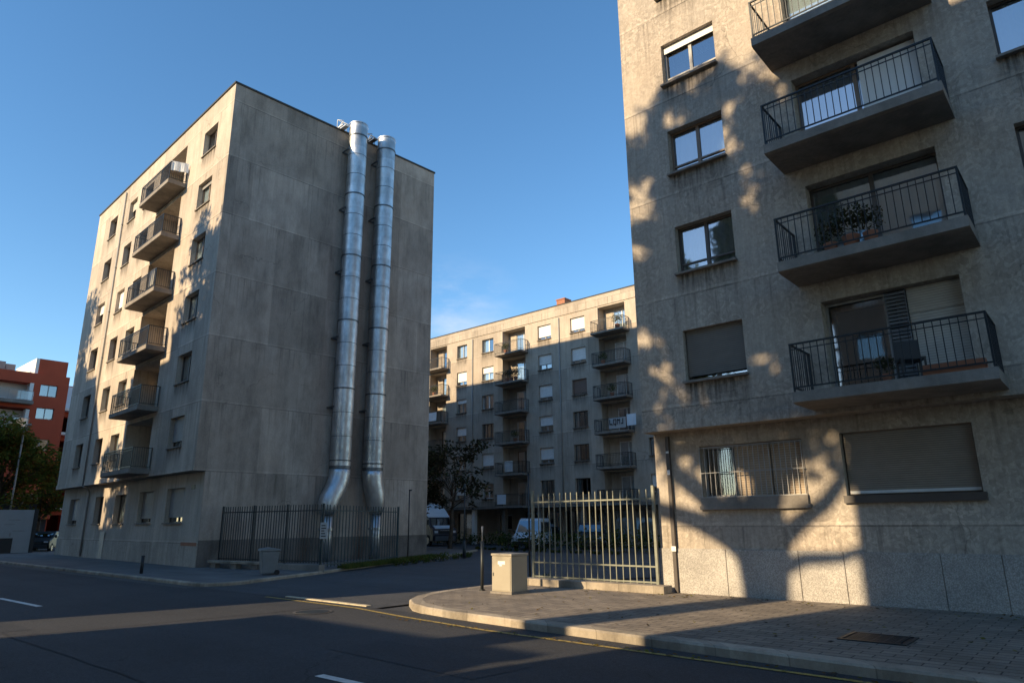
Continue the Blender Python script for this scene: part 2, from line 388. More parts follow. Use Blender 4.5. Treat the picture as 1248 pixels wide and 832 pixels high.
# ------------------------------------------------------------------ world, sun, camera
SUN=Vector((.25,.97,-.39)).normalized()          # direction the light travels
w=bpy.data.worlds.new('World'); SC.world=w; w.use_nodes=True
nt=w.node_tree; bg=nt.nodes['Background']
sky=nt.nodes.new('ShaderNodeTexSky'); sky.sky_type='NISHITA'; sky.sun_disc=False
sky.sun_elevation=math.asin(-SUN.z); sky.sun_rotation=math.atan2(-SUN.x,-SUN.y)
sky.altitude=300; sky.air_density=1.0; sky.dust_density=.1; sky.ozone_density=2.0
# a thin wisp of cloud low over the far roof
tc=nt.nodes.new('ShaderNodeTexCoord'); mp=nt.nodes.new('ShaderNodeMapping'); mp.inputs['Scale'].default_value=(3,3,8)
nz=nt.nodes.new('ShaderNodeTexNoise'); nz.inputs['Scale'].default_value=2.4; nz.inputs['Detail'].default_value=8; nz.inputs['Roughness'].default_value=.6
nt.links.new(tc.outputs['Generated'],mp.inputs[0]); nt.links.new(mp.outputs[0],nz.inputs['Vector'])
dd=nt.nodes.new('ShaderNodeVectorMath'); dd.operation='DISTANCE'; nt.links.new(tc.outputs['Generated'],dd.inputs[0])
CLOUD=dd
rr=nt.nodes.new('ShaderNodeValToRGB'); rr.color_ramp.elements[0].position=.0; rr.color_ramp.elements[0].color=(1,1,1,1); rr.color_ramp.elements[1].position=.11; rr.color_ramp.elements[1].color=(0,0,0,1)
nt.links.new(dd.outputs['Value'],rr.inputs[0])
r2=nt.nodes.new('ShaderNodeValToRGB'); r2.color_ramp.elements[0].position=.42; r2.color_ramp.elements[1].position=.75
nt.links.new(nz.outputs['Fac'],r2.inputs[0])
mm=nt.nodes.new('ShaderNodeMath'); mm.operation='MULTIPLY'; nt.links.new(rr.outputs[0],mm.inputs[0]); nt.links.new(r2.outputs[0],mm.inputs[1])
m3=nt.nodes.new('ShaderNodeMath'); m3.operation='MULTIPLY'; nt.links.new(mm.outputs[0],m3.inputs[0]); m3.inputs[1].default_value=.55
mx=nt.nodes.new('ShaderNodeMix'); mx.data_type='RGBA'; nt.links.new(m3.outputs[0],mx.inputs[0]); hs=nt.nodes.new('ShaderNodeHueSaturation'); hs.inputs['Hue'].default_value=.4975; hs.inputs['Saturation'].default_value=1.2; nt.links.new(sky.outputs[0],hs.inputs['Color']); nt.links.new(hs.outputs[0],mx.inputs[6]); mx.inputs[7].default_value=(4.2,4.2,4.4,1)
nt.links.new(mx.outputs[2],bg.inputs[0]); bg.inputs[1].default_value=.138
ld=bpy.data.lights.new('sun','SUN'); ld.energy=4.7; ld.angle=radians(.53); ld.color=(1,.78,.49)
lo=bpy.data.objects.new('sun',ld); COL.objects.link(lo); lo.rotation_euler=SUN.to_track_quat('-Z','Y').to_euler()
lo.location=(-20,-60,60)

p=radians(14.9); r=radians(.55); a=radians(48.8)
F=Vector((-cos(a),sin(a),0)); R=Vector((sin(a),cos(a),0)); U=Vector((0,0,1))
Fp=F*cos(p)+U*sin(p); Up=U*cos(p)-F*sin(p)
R2=R*cos(r)-Up*sin(r); U2=Up*cos(r)+R*sin(r)
cam=bpy.data.cameras.new('camera'); co=bpy.data.objects.new('camera',cam); COL.objects.link(co)
mw=Matrix.Identity(4)
for i in range(3): mw[i][0]=R2[i]; mw[i][1]=U2[i]; mw[i][2]=-Fp[i]
mw.translation=Vector((0,0,1.87)); co.matrix_world=mw
cam.lens=825/1248*36; cam.sensor_width=36; cam.clip_start=.05; cam.clip_end=3000; SC.camera=co
def ray(x,y): return (Fp*825+R2*(x-624)+U2*(416-y)).normalized()
CLOUD.inputs[1].default_value=ray(556,392)
SC.view_settings.view_transform='Standard'; SC.view_settings.look='None'; SC.view_settings.exposure=.82; SC.view_settings.gamma=1
SC.view_settings.use_curve_mapping=False
SC.render.engine='CYCLES'; SC.cycles.max_bounces=6; SC.cycles.transparent_max_bounces=12

# ------------------------------------------------------------------ ground, road, pavements
def sheet(name,pts,z,mat,label=None):
    o=MB(); n=len(pts); o.v=[(x,y,z) for x,y in pts]; o.f=[tuple(range(n))]; o.m=[0]; o.sm=[False]
    ob=o.build(name,mat); ob['kind']='structure'; return ob
sheet('ground',[(-600,-600),(600,-600),(600,900),(-600,900)],-.03,M['asphalt2'])
sheet('road',[(-300,1.15),(100,1.15),(100,10.3),(-300,10.3)],.0,M['asphalt'])
sheet('driveway',[(-24.9,10.3),(-13.2,10.3),(-13.2,20),(-8,30),(-8,44),(-60,44),(-60,38),(-34,30),(-24.9,18)],.004,M['asphalt2'])
def strip(name,line,wd,z,mat):
    o=MB()
    for (x0,y0),(x1,y1) in zip(line[:-1],line[1:]):
        d=Vector((x1-x0,y1-y0)).normalized(); nn=Vector((-d.y,d.x))*wd/2
        o.quad((x0-nn.x,y0-nn.y,z),(x1-nn.x,y1-nn.y,z),(x1+nn.x,y1+nn.y,z),(x0+nn.x,y0+nn.y,z))
    ob=o.build(name,mat); ob['kind']='structure'; return ob
strip('yellow_line',[(-17.6,10.05),(-13.6,10.02),(-11.6,9.72),(-9,9.45),(-2.7,9.3),(30,8.7)],.10,.008,M['yellow'])
strip('gutter',[(-110,10.05),(-22,10.05)],.42,.004,M['asphalt3'])
for x in (-82,-70,-58,-46,-34,-23.3,-8.1,4): strip('lane_dash',[(x,5.45),(x+3.2,5.55)],.14,.006,M['paint_white'])
MB().box(-17.1,-13.6,10.32,10.46,0,.025).build('entrance_kerb_strip',M['white_kerb'])['kind']='structure'

def offset_poly(line,d):
    out=[]
    for i,pnt in enumerate(line):
        a=Vector(line[max(0,i-1)]); b=Vector(line[min(len(line)-1,i+1)]); t=(b-a).normalized()
        out.append((pnt[0]-t.y*d,pnt[1]+t.x*d))
    return out
def kerb_mesh(line,wd,zt,side=1):
    """kerb along line, inner edge offset to side"""
    inner=offset_poly(line,wd*side); o=MB()
    ch=offset_poly(line,.03*side)
    for i in range(len(line)-1):
        a,b,c,d=line[i],line[i+1],inner[i+1],inner[i]; a2,b2=ch[i],ch[i+1]
        o.quad((*a,-.02),(*b,-.02),(*b,zt-.03),(*a,zt-.03)); o.quad((*a,zt-.03),(*b,zt-.03),(*b2,zt),(*a2,zt)); o.quad((*a2,zt),(*b2,zt),(*c,zt),(*d,zt))
    return o,inner
def arc(cx,cy,r,a0,a1,n=10): return [(cx+r*cos(radians(a0+(a1-a0)*k/n)),cy+r*sin(radians(a0+(a1-a0)*k/n))) for k in range(n+1)]
# right pavement: kerb from right to left, then round the corner into the driveway
rl=[(60,8.8),(14,9.15),(-2.7,9.62),(-8.6,10.0),(-10.6,10.15)]+[(-11.5,10.3),(-12.3,10.6),(-13.0,11.1),(-13.5,11.75),(-13.85,12.6),(-14.0,13.5),(-14.05,15.0),(-14.15,15.75)]
ko,inn=kerb_mesh(rl,.30,.14,-1)
ko.build('kerb',M['kerb'])['kind']='structure'
o=MB(); o.prism([p for p in inn]+[(-13.9,16.05),(60,16.3)],'z',-.02,.137); o.build('pavement',M['paving'])['kind']='structure'
# left pavement
ll=[(-130,10.35),(-22.6,10.3),(-22.0,10.45),(-21.7,10.9),(-21.75,11.6),(-22.5,13.2),(-23.3,15.1),(-24.7,17.9),(-26.6,22.0),(-29.6,28.8),(-33,34)]
ko,inn=kerb_mesh(ll,.18,.11,1)
ko.build('kerb',M['kerb'])['kind']='structure'
o=MB(); o.prism(inn+[(-60,34),(-130,34)],'z',-.02,.107); o.build('pavement',M['slabs'])['kind']='structure'
# camera side pavement
ko,inn=kerb_mesh([(-130,1.2),(60,1.2)],.2,.13,-1); ko.build('kerb',M['kerb'])['kind']='structure'
o=MB(); o.prism([(-130,1.0),(60,1.0),(60,-60),(-130,-60)],'z',-.02,.127); o.build('pavement',M['slabs'])['kind']='structure'

# drain grate and manhole
t=thing('drain_grate','square iron drain grate set in the brick pavement below the right facade','drain',(-3.1,11.75,.138),.0)
MB().box(-.42,.42,-.36,.36,0,.004).build('pit_shade_sheet',M['black'],t)  # flat black sheet standing in for the shade of the pit below
g=MB()
for k in range(9): g.box(-.36,.36,-.32+k*.075,-.32+k*.075+.035,.005,.016)
for k in range(5): g.box(-.36+k*.16,-.36+k*.16+.03,-.33,.33,.0055,.0125)
g.build('grating',M['iron'],t)
fr=MB().box(-.46,.46,-.41,-.36,0,.018).box(-.46,.46,.36,.41,0,.018).box(-.46,-.41,-.359,.359,0,.018).box(.41,.46,-.359,.359,0,.018)
fr.build('grate_frame',M['iron'],t)
t=thing('manhole_cover','round dark manhole cover in the road before the driveway mouth','manhole',(-13.75,9.0,.005))
g=MB(); g.tube([(0,0,0),(0,0,.01)],.34,24,smooth=False); g.build('cover',M['iron'],t)
g=MB(); 
for k in range(24):
    a0,a1=2*pi*k/24,2*pi*(k+1)/24
    g.quad((.36*cos(a0),.36*sin(a0),.007),(.42*cos(a0),.42*sin(a0),.007),(.42*cos(a1),.42*sin(a1),.007),(.36*cos(a1),.36*sin(a1),.007))
g.build('rim',M['asphalt3'],t)

# ------------------------------------------------------------------ facade tools
def facade(mb,x0,x1,z0,z1,y,ops,depth=.28,m=0,mrev=None):
    """wall in plane y facing -y with holes ops=[(xa,xb,za,zb[,depth])] and reveals going +y"""
    mrev=m if mrev is None else mrev
    xs=sorted(set([x0,x1]+[o[0] for o in ops]+[o[1] for o in ops])); zs=sorted(set([z0,z1]+[o[2] for o in ops]+[o[3] for o in ops]))
    xs=[x for x in xs if x0<=x<=x1]; zs=[z for z in zs if z0<=z<=z1]
    for i in range(len(xs)-1):
        for j in range(len(zs)-1):
            cx,cz=(xs[i]+xs[i+1])/2,(zs[j]+zs[j+1])/2
            if any(o[0]<cx<o[1] and o[2]<cz<o[3] for o in ops): continue
            mb.quad((xs[i],y,zs[j]),(xs[i+1],y,zs[j]),(xs[i+1],y,zs[j+1]),(xs[i],y,zs[j+1]),m)
    for o in ops:
        a,b,c,d=o[:4]; e=y+(o[4] if len(o)>4 else depth)
        mb.quad((a,y,c),(a,y,d),(a,e,d),(a,e,c),mrev); mb.quad((b,y,c),(b,e,c),(b,e,d),(b,y,d),mrev)
        mb.quad((a,y,d),(b,y,d),(b,e,d),(a,e,d),mrev); mb.quad((a,y,c),(a,e,c),(b,e,c),(b,y,c),mrev)
def shell(mb,x0,x1,y0,y1,z0,z1,m=0,front=False,back=True,top=True,bottom=True,mside=None):
    ms=m if mside is None else mside
    if front: mb.quad((x0,y0,z0),(x1,y0,z0),(x1,y0,z1),(x0,y0,z1),m)
    if back: mb.quad((x1,y1,z0),(x0,y1,z0),(x0,y1,z1),(x1,y1,z1),m)
    mb.quad((x0,y1,z0),(x0,y0,z0),(x0,y0,z1),(x0,y1,z1),m); mb.quad((x1,y0,z0),(x1,y1,z0),(x1,y1,z1),(x1,y0,z1),ms)
    if top: mb.quad((x0,y0,z1),(x1,y0,z1),(x1,y1,z1),(x0,y1,z1),m)
    if bottom: mb.quad((x0,y0,z0),(x0,y1,z0),(x1,y1,z0),(x1,y0,z0),m)

_wc={}
def window(parent,x0,z0,w,h,y,frame='frame_dark',style='two',shut=0,smat='shut_grey',cur=None,gl='glass',sill='slab',curw=1.0,backing=True,sillp=.05,name='window',stain=None):
    """window with pane, shutter, curtain and sill as sub-parts; y = plane of the frame"""
    key=(round(w,3),round(h,3),frame,style,round(shut,3),smat,cur,gl,sill,curw,sillp)
    def piece(tagk,fn,mat):
        kk=key+(tagk,)
        if kk not in _wc:
            g=MB(); fn(g); _wc[kk]=g.mesh(tagk,mat)
        return _wc[kk]
    t=.055
    def fr(g):
        g.box(0,w,0,.06,0,t); g.box(0,w,0,.06,h-t,h); g.box(0,t,0,.06,t,h-t); g.box(w-t,w,0,.06,t,h-t)
        if style in('two','door','twolow'):
            g.box(w/2-.045,w/2+.045,-.005,.055,t,h-t)
        if style=='twolow': g.box(t,w/2-.046,-.003,.05,h*.2,h*.2+.045); g.box(w/2+.046,w-t,-.003,.05,h*.2,h*.2+.045)
        if style=='three':
            for q in (1/3,2/3): g.box(w*q-.04,w*q+.04,-.005,.055,t,h-t)
    f=link(name,piece('window',fr,M[frame]),parent,(x0,y,z0))
    def pn(g): g.quad((t,.035,t),(w-t,.035,t),(w-t,.035,h-t),(t,.035,h-t))
    link('pane',piece('pane',pn,M[gl]),f)
    if cur:
        def cu(g):
            n=max(4,int(w*curw/.09)); 
            for k in range(n):
                xa=t+(w*curw-2*t)*k/n; xb=t+(w*curw-2*t)*(k+1)/n
                ya=.085+(.02 if k%2 else -.01); yb=.085+(-.01 if k%2 else .02)
                g.quad((xa,ya,t),(xb,yb,t),(xb,yb,h-t),(xa,ya,h-t))
        link('curtain',piece('curtain',cu,M[cur]),f)
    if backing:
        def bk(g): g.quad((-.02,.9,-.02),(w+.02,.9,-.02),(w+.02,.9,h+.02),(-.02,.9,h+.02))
        link('unlit_room_backing',piece('unlit_room_backing',bk,M['wall_in']),f)  # near-black sheet behind the pane, the unlit room put into its colour
    if shut>0:
        def sh(g):
            zb=h*(1-shut); g.box(.03,w-.03,-.07,-.045,zb,h); 
        link('shutter',piece('shutter',sh,M[smat]),f)
    if sill:
        d=.28
        def sl(g): g.box(-.04,w+.04,-d-sillp,.0,-.06,-.003)
        link('sill',piece('sill',sl,M[sill]),f)
        def sn(g): g.quad((-.1,-d+.016,-1.0),(w+.1,-d+.016,-1.0),(w+.1,-d+.016,-.062),(-.1,-d+.016,-.062))
        if stain is not None:
            g_=MB(); g_.quad((-.1,stain,-1.0),(w+.1,stain,-1.0),(w+.1,stain,-.062),(-.1,stain,-.062)); kk=key+('st',stain)
            if kk not in _wc: _wc[kk]=g_.mesh('rain_stain',M['stain'])
            link('rain_stain',_wc[kk],f)
    return f
_bc={}
def balcony(parent,x0,z0,w,d,th,y,rail='rail',rh=1.0,sp=.13,bars=True,smat='slab',panel=None,taper=.0):
    key=(w,d,th,rail,rh,sp,smat,panel,taper)
    if key not in _bc:
        g=MB(); g.prism([(-d,th*.12),(-d,th),(0,th),(0,0),(-d*.93,0)],'x',0,w); s_=g.mesh('balcony',M[smat])
        q=MB(); e=.045
        def post(x,yy,r=.018,z1=rh,z0_=.0): q.box(x-r,x+r,yy-r,yy+r,th+z0_,th+z1)
        for x in (e,w-e):
            post(x,-d+e); post(x,-.03)
        b=.008
        q.box(e-.02,w-e+.02,-d+e-.022,-d+e+.022,th+rh,th+rh+.035)
        q.box(e+.0,w-e-.0,-d+e-.012,-d+e+.012,th+.08,th+.11)
        q.box(e+.02,w-e-.02,-d+e-.009,-d+e+.009,th+rh-.11,th+rh-.09)
        for x in (e,w-e):
            q.box(x-.02,x+.02,-d+e+.023,-.005,th+rh,th+rh+.035); q.box(x-.012,x+.012,-d+e+.019,-.005,th+.08,th+.11)
            nb=int((d-e)/sp)
            for k in range(1,nb+1): q.box(x-b,x+b,-d+e+k*sp-b,-d+e+k*sp+b,th+.11,th+rh)
        nb=int((w-2*e)/sp)
        for k in range(1,nb):
            xx=e+(w-2*e)*k/nb; q.box(xx-b,xx+b,-d+e-b,-d+e+b,th+.111,th+rh-.001)
        rm=q.mesh('railing',M[rail]); _bc[key]=(s_,rm)
    s_,rm=_bc[key]
    o=link('balcony',s_,parent,(x0,y,z0)); link('railing',rm,o)
    if panel:
        pg=MB()
        for (a,b_,f0,f1) in panel[1]: pg.box(a*w,b_*w,-d+.062,-d+.068,th+.12+f0*(rh-.2),th+.12+f1*(rh-.2))
        pg.build('railing_screen',M[panel[0]],o)
    return o

# ------------------------------------------------------------------ building A (left, with the blank end wall)
AX,AY=-30.27,13.89; AR=radians(-2.5)
A=thing('apartment_building','tan concrete block on the left, its blank end wall carrying two steel ducts','building',(AX,AY,0),AR)
AW=22.1; ZU=4.17; ZT=23.65; AD=12.6
T=[6.82+3.085*k for k in range(6)]
up=MB(); ops=[]; ops2=[]
wins=[]
for k,tz in enumerate(T):
    ops.append((-3.45,-1.75,tz-1.43,tz)); wins.append(('c1',k,-3.45,1.70,tz-1.43,1.43))
    ops.append((-12.25,-10.8,tz-1.43,tz)); wins.append(('n',k,-12.25,1.45,tz-1.43,1.43))
    ops.append((-15.1,-13.7,tz-1.43,tz)); wins.append(('c3',k,-15.1,1.40,tz-1.43,1.43))
    ops.append((-19.05,-17.5,tz-1.43,tz)); wins.append(('c4',k,-19.05,1.55,tz-1.43,1.43))
    ops.append((-9.75,-5.85,tz-2.28,tz+.33,1.25))
facade(up,-AW,0,ZU,ZT,-.5,ops,.28)
# recess back walls with a door opening
for k,tz in enumerate(T):
    facade(up,-9.75,-5.85,tz-2.28,tz+.33,.75,[(-8.2,-6.1,tz-2.27,tz+.05)],.12)
# right end wall (material 1), parapet, roof, other walls: L-shaped plan
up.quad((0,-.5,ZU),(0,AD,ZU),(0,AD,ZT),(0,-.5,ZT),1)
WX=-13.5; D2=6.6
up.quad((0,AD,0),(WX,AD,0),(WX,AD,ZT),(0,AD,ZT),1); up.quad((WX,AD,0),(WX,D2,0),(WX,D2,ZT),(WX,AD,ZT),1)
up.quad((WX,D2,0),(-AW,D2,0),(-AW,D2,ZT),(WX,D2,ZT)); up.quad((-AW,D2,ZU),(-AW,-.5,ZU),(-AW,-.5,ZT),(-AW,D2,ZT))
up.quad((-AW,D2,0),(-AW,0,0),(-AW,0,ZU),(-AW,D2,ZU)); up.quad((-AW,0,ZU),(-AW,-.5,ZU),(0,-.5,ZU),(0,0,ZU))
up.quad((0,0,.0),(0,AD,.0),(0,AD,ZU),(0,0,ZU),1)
up.quad((-AW,-.5,ZT),(0,-.5,ZT),(0,D2,ZT),(-AW,D2,ZT)); up.quad((WX,D2,ZT),(0,D2,ZT),(0,AD,ZT),(WX,AD,ZT))
gops=[]; gw=[(-4.2,-2.0,1.98,3.55,.85,'shut_grey'),(-7.95,-5.95,1.98,3.52,.86,'shut_grey'),(-11.7,-9.9,1.98,3.5,0,None),(-15.2,-13.75,1.98,3.5,0,None),(-20.4,-18.5,1.98,3.5,.85,'shut_grey')]
for g in gw: gops.append(g[:4])
facade(up,-AW,0,0,ZU,0,gops,.3)
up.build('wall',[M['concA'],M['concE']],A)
# lower fascia lip, parapet coping, plinth
g=MB(); g.box(-AW-.02,.03,-.535,-.501,ZU-.0,ZU+.26); g.build('fascia_band',M['concA'],A)
g=MB(); g.box(-AW-.05,.05,-.56,-.46,ZT+.002,ZT+.1); g.box(-.05,.05,-.459,AD+.05,ZT+.002,ZT+.1); g.box(-AW-.05,-AW+.05,-.459,D2+.05,ZT+.002,ZT+.1); g.build('roof_coping',M['roofing'],A)
g=MB(); g.box(-AW-.03,.03,-.035,-.002,.08,1.12); g.build('plinth',M['concA'],A); g=MB(); g.box(.001,.035,-.001,AD+.02,.08,1.22); g.build('plinth',M['dirty'],A)
g=MB(); g.box(-13.3,-12.55,-.06,-.036,.1,1.55); g.build('service_hatch',M['frame_grey'],A)
g=MB(); g.box(-1.3,-.9,-.012,-.002,3.42,3.62)
for k in range(4): g.box(-1.28,-.92,-.02,-.0125,3.44+k*.045,3.46+k*.045)
g.build('wall_vent',M['black'],A)
g=MB(); g.box(-1.75,-.05,-.05,-.0355,.98,1.13); g.build('wall_plate',M['clay'],A)
g=MB(); g.tube([(-16.1,-.56,ZT-.3),(-16.1,-.56,ZU+.0)],.045,8); g.tube([(-16.1,-.56,ZU),(-16.1,-.3,ZU-.14),(-16.35,-.09,ZU-.35),(-16.4,-.09,.15)],.06,8)
for z in (1.0,2.6,6,9,12,15,18,21): g.box(-16.48 if z<4 else -16.17,-16.3 if z<4 else -16.03,-.16 if z<4 else -.61,-.05 if z<4 else -.5,z,z+.05)
g.build('downpipe',M['frame_grey'],A)
rndA=random.Random(3)
for (c,k,x,wd,z,h) in wins:
    if c=='c1':
        sh,sm,cu=[(0,None,'curtain'),(.0,None,'curtain'),(.0,None,'curtain_blue'),(.0,None,'curtain'),(.15,'shut_grey','curtain'),(0,None,None)][k]
        if k==0: sh,sm,cu=.8,'shut_grey',None
        fm='frame_brown' if k in(4,3) else 'frame_dark'
    elif c=='n': sh,sm,cu,fm=(.0,None,'curtain' if k<3 else None,'frame_brown'); 
    elif c=='c3': sh,sm,cu,fm=[(.0,None,None,'frame_brown'),(0,None,'curtain','frame_brown'),(.0,None,None,'frame_brown'),(.75,'shut_white',None,'frame_dark'),(.0,None,None,'frame_brown'),(.42,'shut_beige',None,'frame_brown')][k]
    else: sh,sm,cu,fm=[(0,None,'curtain','frame_dark'),(0,None,None,'frame_dark'),(0,None,None,'frame_dark'),(.45,'shut_white',None,'frame_brown'),(0,None,None,'frame_brown'),(0,None,None,'frame_brown')][k]
    window(A,x,z,wd,h,-.24,frame=fm,style='two',shut=sh,smat=sm or 'shut_grey',cur=cu,curw=.55 if (k+len(c))%2 else 1.0,stain=-.263)
for i,(x0,x1,z0,z1,sh,sm) in enumerate(gw):
    window(A,x0,z0,x1-x0,z1-z0,.26,frame='frame_dark',shut=sh,smat=sm or 'shut_grey',cur='curtain' if sh==0 else None,sillp=.06)
for k,tz in enumerate(T):
    window(A,-8.2,tz-2.27,2.1,2.32,.83,frame='frame_white' if k in(0,1,2) else 'frame_brown',style='door',cur='curtain' if k!=0 else None,curw=.6,sill=None,shut=.2 if k in(2,3) else 0,smat='shut_beige',name='balcony_door')
    balcony(A,-9.75,tz-2.28-.24+.0,4.45,.95,.24,-.502,rh=1.0,sp=.105,
            panel=None)
    # thin solid screens behind the bars on the older balconies
for b in [o for o in A.children if o.name.startswith('balcony') and not o.name.startswith('balcony_door')]:
    pass

# things on A's balconies
def cloth(name,label,cat,loc,w,h,rz,mat,group=None,n=8,amp=.03):
    g=MB()
    for k in range(n):
        xa,xb=w*k/n,w*(k+1)/n; ya=amp*sin(k*1.9); yb=amp*sin((k+1)*1.9)
        g.quad((xa,ya,0),(xb,yb,0),(xb,yb*.3,h),(xa,ya*.3,h)); g.quad((xa,ya+.012,0),(xa,ya*.3+.012,h),(xb,yb*.3+.012,h),(xb,yb+.012,0))
    o=g.build(name,mat,None,loc,rz); return tag(o,label,cat,group)
def Aw(x,y,z):
    return Vector((AX+x*cos(AR)-y*sin(AR),AY+x*sin(AR)+y*cos(AR),z))
cloth('towel','white cloth draped over the railing corner of the topmost left balcony','towel',Aw(-5.35,-1.42,T[5]-1.75),.9,.55,AR+radians(70),M['curtain'])
cloth('towel','dark cloth hung on the balcony rail third from the top of the left block','towel',Aw(-6.3,-1.42,T[3]-2.1),.75,.9,AR,M['black'])

# ------------------------------------------------------------------ steel ducts on the end wall
def duct(cy,zt,label,lean):
    """local frame of building A; cy = distance along the end wall"""
    P0=Aw(.0,cy,0); t=thing('exhaust_duct',label,'duct',(P0.x,P0.y,0),AR,'steel ducts running up the end wall')
    R_=.52; ox=.64
    g=MB(); g.tube([(ox,0,4.6),(ox,0,zt)],R_,40,caps=False); g.tube([(ox,0,zt),(ox,0,4.6)],R_-.015,40,caps=False)
    g.build('duct_pipe',M['steel'],t)
    zz=zt-.8; k=0
    while zz>4.7:
        r_=.53 if k%3 else .55; g=MB()
        g.tube([(ox,0,zz),(ox,0,zz+(.03 if k%3 else .07))],r_,40,smooth=False); g.build('joint_ring',M['steel_dark'],t); zz-=1.22; k+=1
    g=MB(); g.tube([(ox,0,4.52),(ox,0,4.66)],.545,40,smooth=False); g.build('joint_ring',M['steel_dark'],t)
    for z in (7.6,11.3,15.0,18.7,22.3):
        g=MB(); g.box(0.001,ox,-.6,-.545,z,z+.08); g.box(0.001,ox,.545,.6,z,z+.08); g.box(.001,.02,-.54,.54,z,z+.08); g.build('wall_bracket',M['steel_dark'],t)
    g=MB(); g.tube([(ox,0,zt-.03),(ox,0,zt+.03)],.56,40,caps=False,smooth=False); 
    g.build('rim_collar',M['steel'],t)
    g=MB(); rt=.5
    if lean<0:
        path=[(ox,0,4.6),(ox,-.01,4.25),(ox+.02,-.07,3.95),(ox+.05,-.2,3.62),(ox+.08,-.38,3.3),(ox+.1,-.55,3.0),(ox+.11,-.64,2.7),(ox+.11,-.66,2.45),(ox+.11,-.66,2.3)]
        rad=[R_,R_,R_,R_,R_,.51,.5,.44,.36]
    else:
        path=[(ox,0,4.6),(ox,.01,4.25),(ox,.05,3.95),(ox,.13,3.6),(ox,.22,3.3),(ox,.28,3.0),(ox,.3,2.7),(ox,.3,2.5),(ox,.3,2.3)]
        rad=[R_,R_,R_,R_,.51,.49,.45,.38,.32]
    g.tube(path,rad,36); g.build('elbow',M['steel'],t)
    e=path[-1]
    g=MB(); g.tube([(e[0],e[1],2.3),(e[0],e[1],.12)],.29,28); g.tube([(e[0],e[1],1.55),(e[0],e[1],1.65)],.36,28,smooth=False); g.build('lower_pipe',M['steel'],t)
    # stay bracket at the roof edge
    g=MB()
    g.box(-.25,.45,-.95,-.88,ZT+.12,ZT+.19); g.box(-.25,-.19,-.95,-.2,ZT+.12,ZT+.18); g.tube([(-.2,-.9,ZT+.1),(.1,-.75,ZT+.55),(ox-.2,-.5,zt-.05)],.03,6)
    g.tube([(-.2,-.9,ZT+.1),(-.2,-.9,ZT+.75),(.15,-.7,ZT+.62)],.025,6); g.tube([(-.2,-.3,ZT+.1),(-.2,-.3,ZT+.7),(-.2,-.9,ZT+.75)],.022,6); g.box(-.15,.5,-.8,-.55,ZT+.13,ZT+.2)
    g.build('roof_stay',M['frame_white'] if lean<0 else M['steel_dark'],t)
    return t
duct(6.42,ZT+.34,'left of the two big galvanised steel ducts, elbow bending left at its foot','-' and -1)
duct(8.38,ZT+.27,'right of the two big galvanised steel ducts, narrowing to a thin pipe at its foot',1)

# ------------------------------------------------------------------ building B (right, near)
BX,BY=-9.1,15.55
B=thing('apartment_building','near concrete apartment block at right, mottled with tree shadows, four big balconies','building',(BX,BY,0))
BW=22.0; BU=4.08; BT=24.2; BD=13
up=MB(); ops=[]; bw=[]
sills=[5.2+2.96*k for k in range(7)]
lint=[6.58,9.47,12.36,15.16,18.1,21.0]
for k in range(6):
    ops.append((1.33,2.92,lint[k]-1.33,lint[k])); bw.append((k,1.33,lint[k]-1.33,1.59,1.33))
    zf=4.42+2.88*k
    ops.append((4.75,7.42,zf+.01,zf+2.17,.35))
    for xr in (8.78,13.5):
        ops.append((xr,xr+1.55,lint[k]-1.42,lint[k]-.06)); bw.append((10+k,xr,lint[k]-1.42,1.55,1.36))
facade(up,0,BW,BU,BT,0,ops,.24)
shell(up,0,BW,0,BD,BU,BT)
low=MB(); lo_ops=[(1.27,3.79,2.2,3.66),(4.62,7.1,2.2,3.7),(8.6,10.6,2.2,3.7)]
facade(low,0,BW,0,BU-.002,.55,lo_ops,.26); shell(low,0,BW,.55,BD-.1,0,BU-.002)
up.build('upper_wall',M['concB'],B); low.build('ground_floor_wall',M['concB'],B)
g=MB(); g.box(-.012,BW,-.02,-.002,BU-.01,BU+.2); g.box(-.02,-.002,0,BD,BU-.01,BU+.2); g.build('fascia_band',M['concB'],B)
# granite plinth slabs
xs=[-.02,.38,.46,1.75,3.45,4.4,6.2,7.2,9.2,11.2,13.2,15.2,17.2,19.2,22.0]
for i in range(len(xs)-1):
    if xs[i+1]-xs[i]<.1: continue
    g=MB(); g.box(xs[i]+.006,xs[i+1]-.006,.505,.546,.1,1.19); bevel(g.build('plinth_slab',M['granite'],B),.006,1)
g=MB(); g.box(.385,.475,.43,.52,.15,3.98); 
g.build('downpipe',M['frame_dark'],B)
g=MB(); g.box(.37,.49,.425,.429,1.12,1.24); g.box(.39,.47,.425,.4295,3.0,3.12); g.box(.39,.47,.425,.4295,3.55,3.6); g.build('pipe_sticker',M['frame_white'],B)
BS={0:dict(shut=.90,smat='shut_dark',frame='frame_dark',cur=None),1:dict(frame='frame_dark',cur='curtain',style='twolow'),2:dict(frame='frame_brown',cur='curtain_blue',style='twolow'),
    3:dict(frame='frame_grey',cur=None,shut=.17,smat='shut_white',style='twolow'),4:dict(frame='frame_dark',cur='curtain'),5:dict(frame='frame_dark',cur='curtain')}
for (k,x,z,wd,h) in bw:
    d=BS[k%10] if k<10 else dict(frame='frame_dark',cur='curtain_blue')
    d=dict(d); d.setdefault('style','two')
    if k>=10: d['style']='one'
    window(B,x,z,wd,h,.2,stain=-.203,**d)
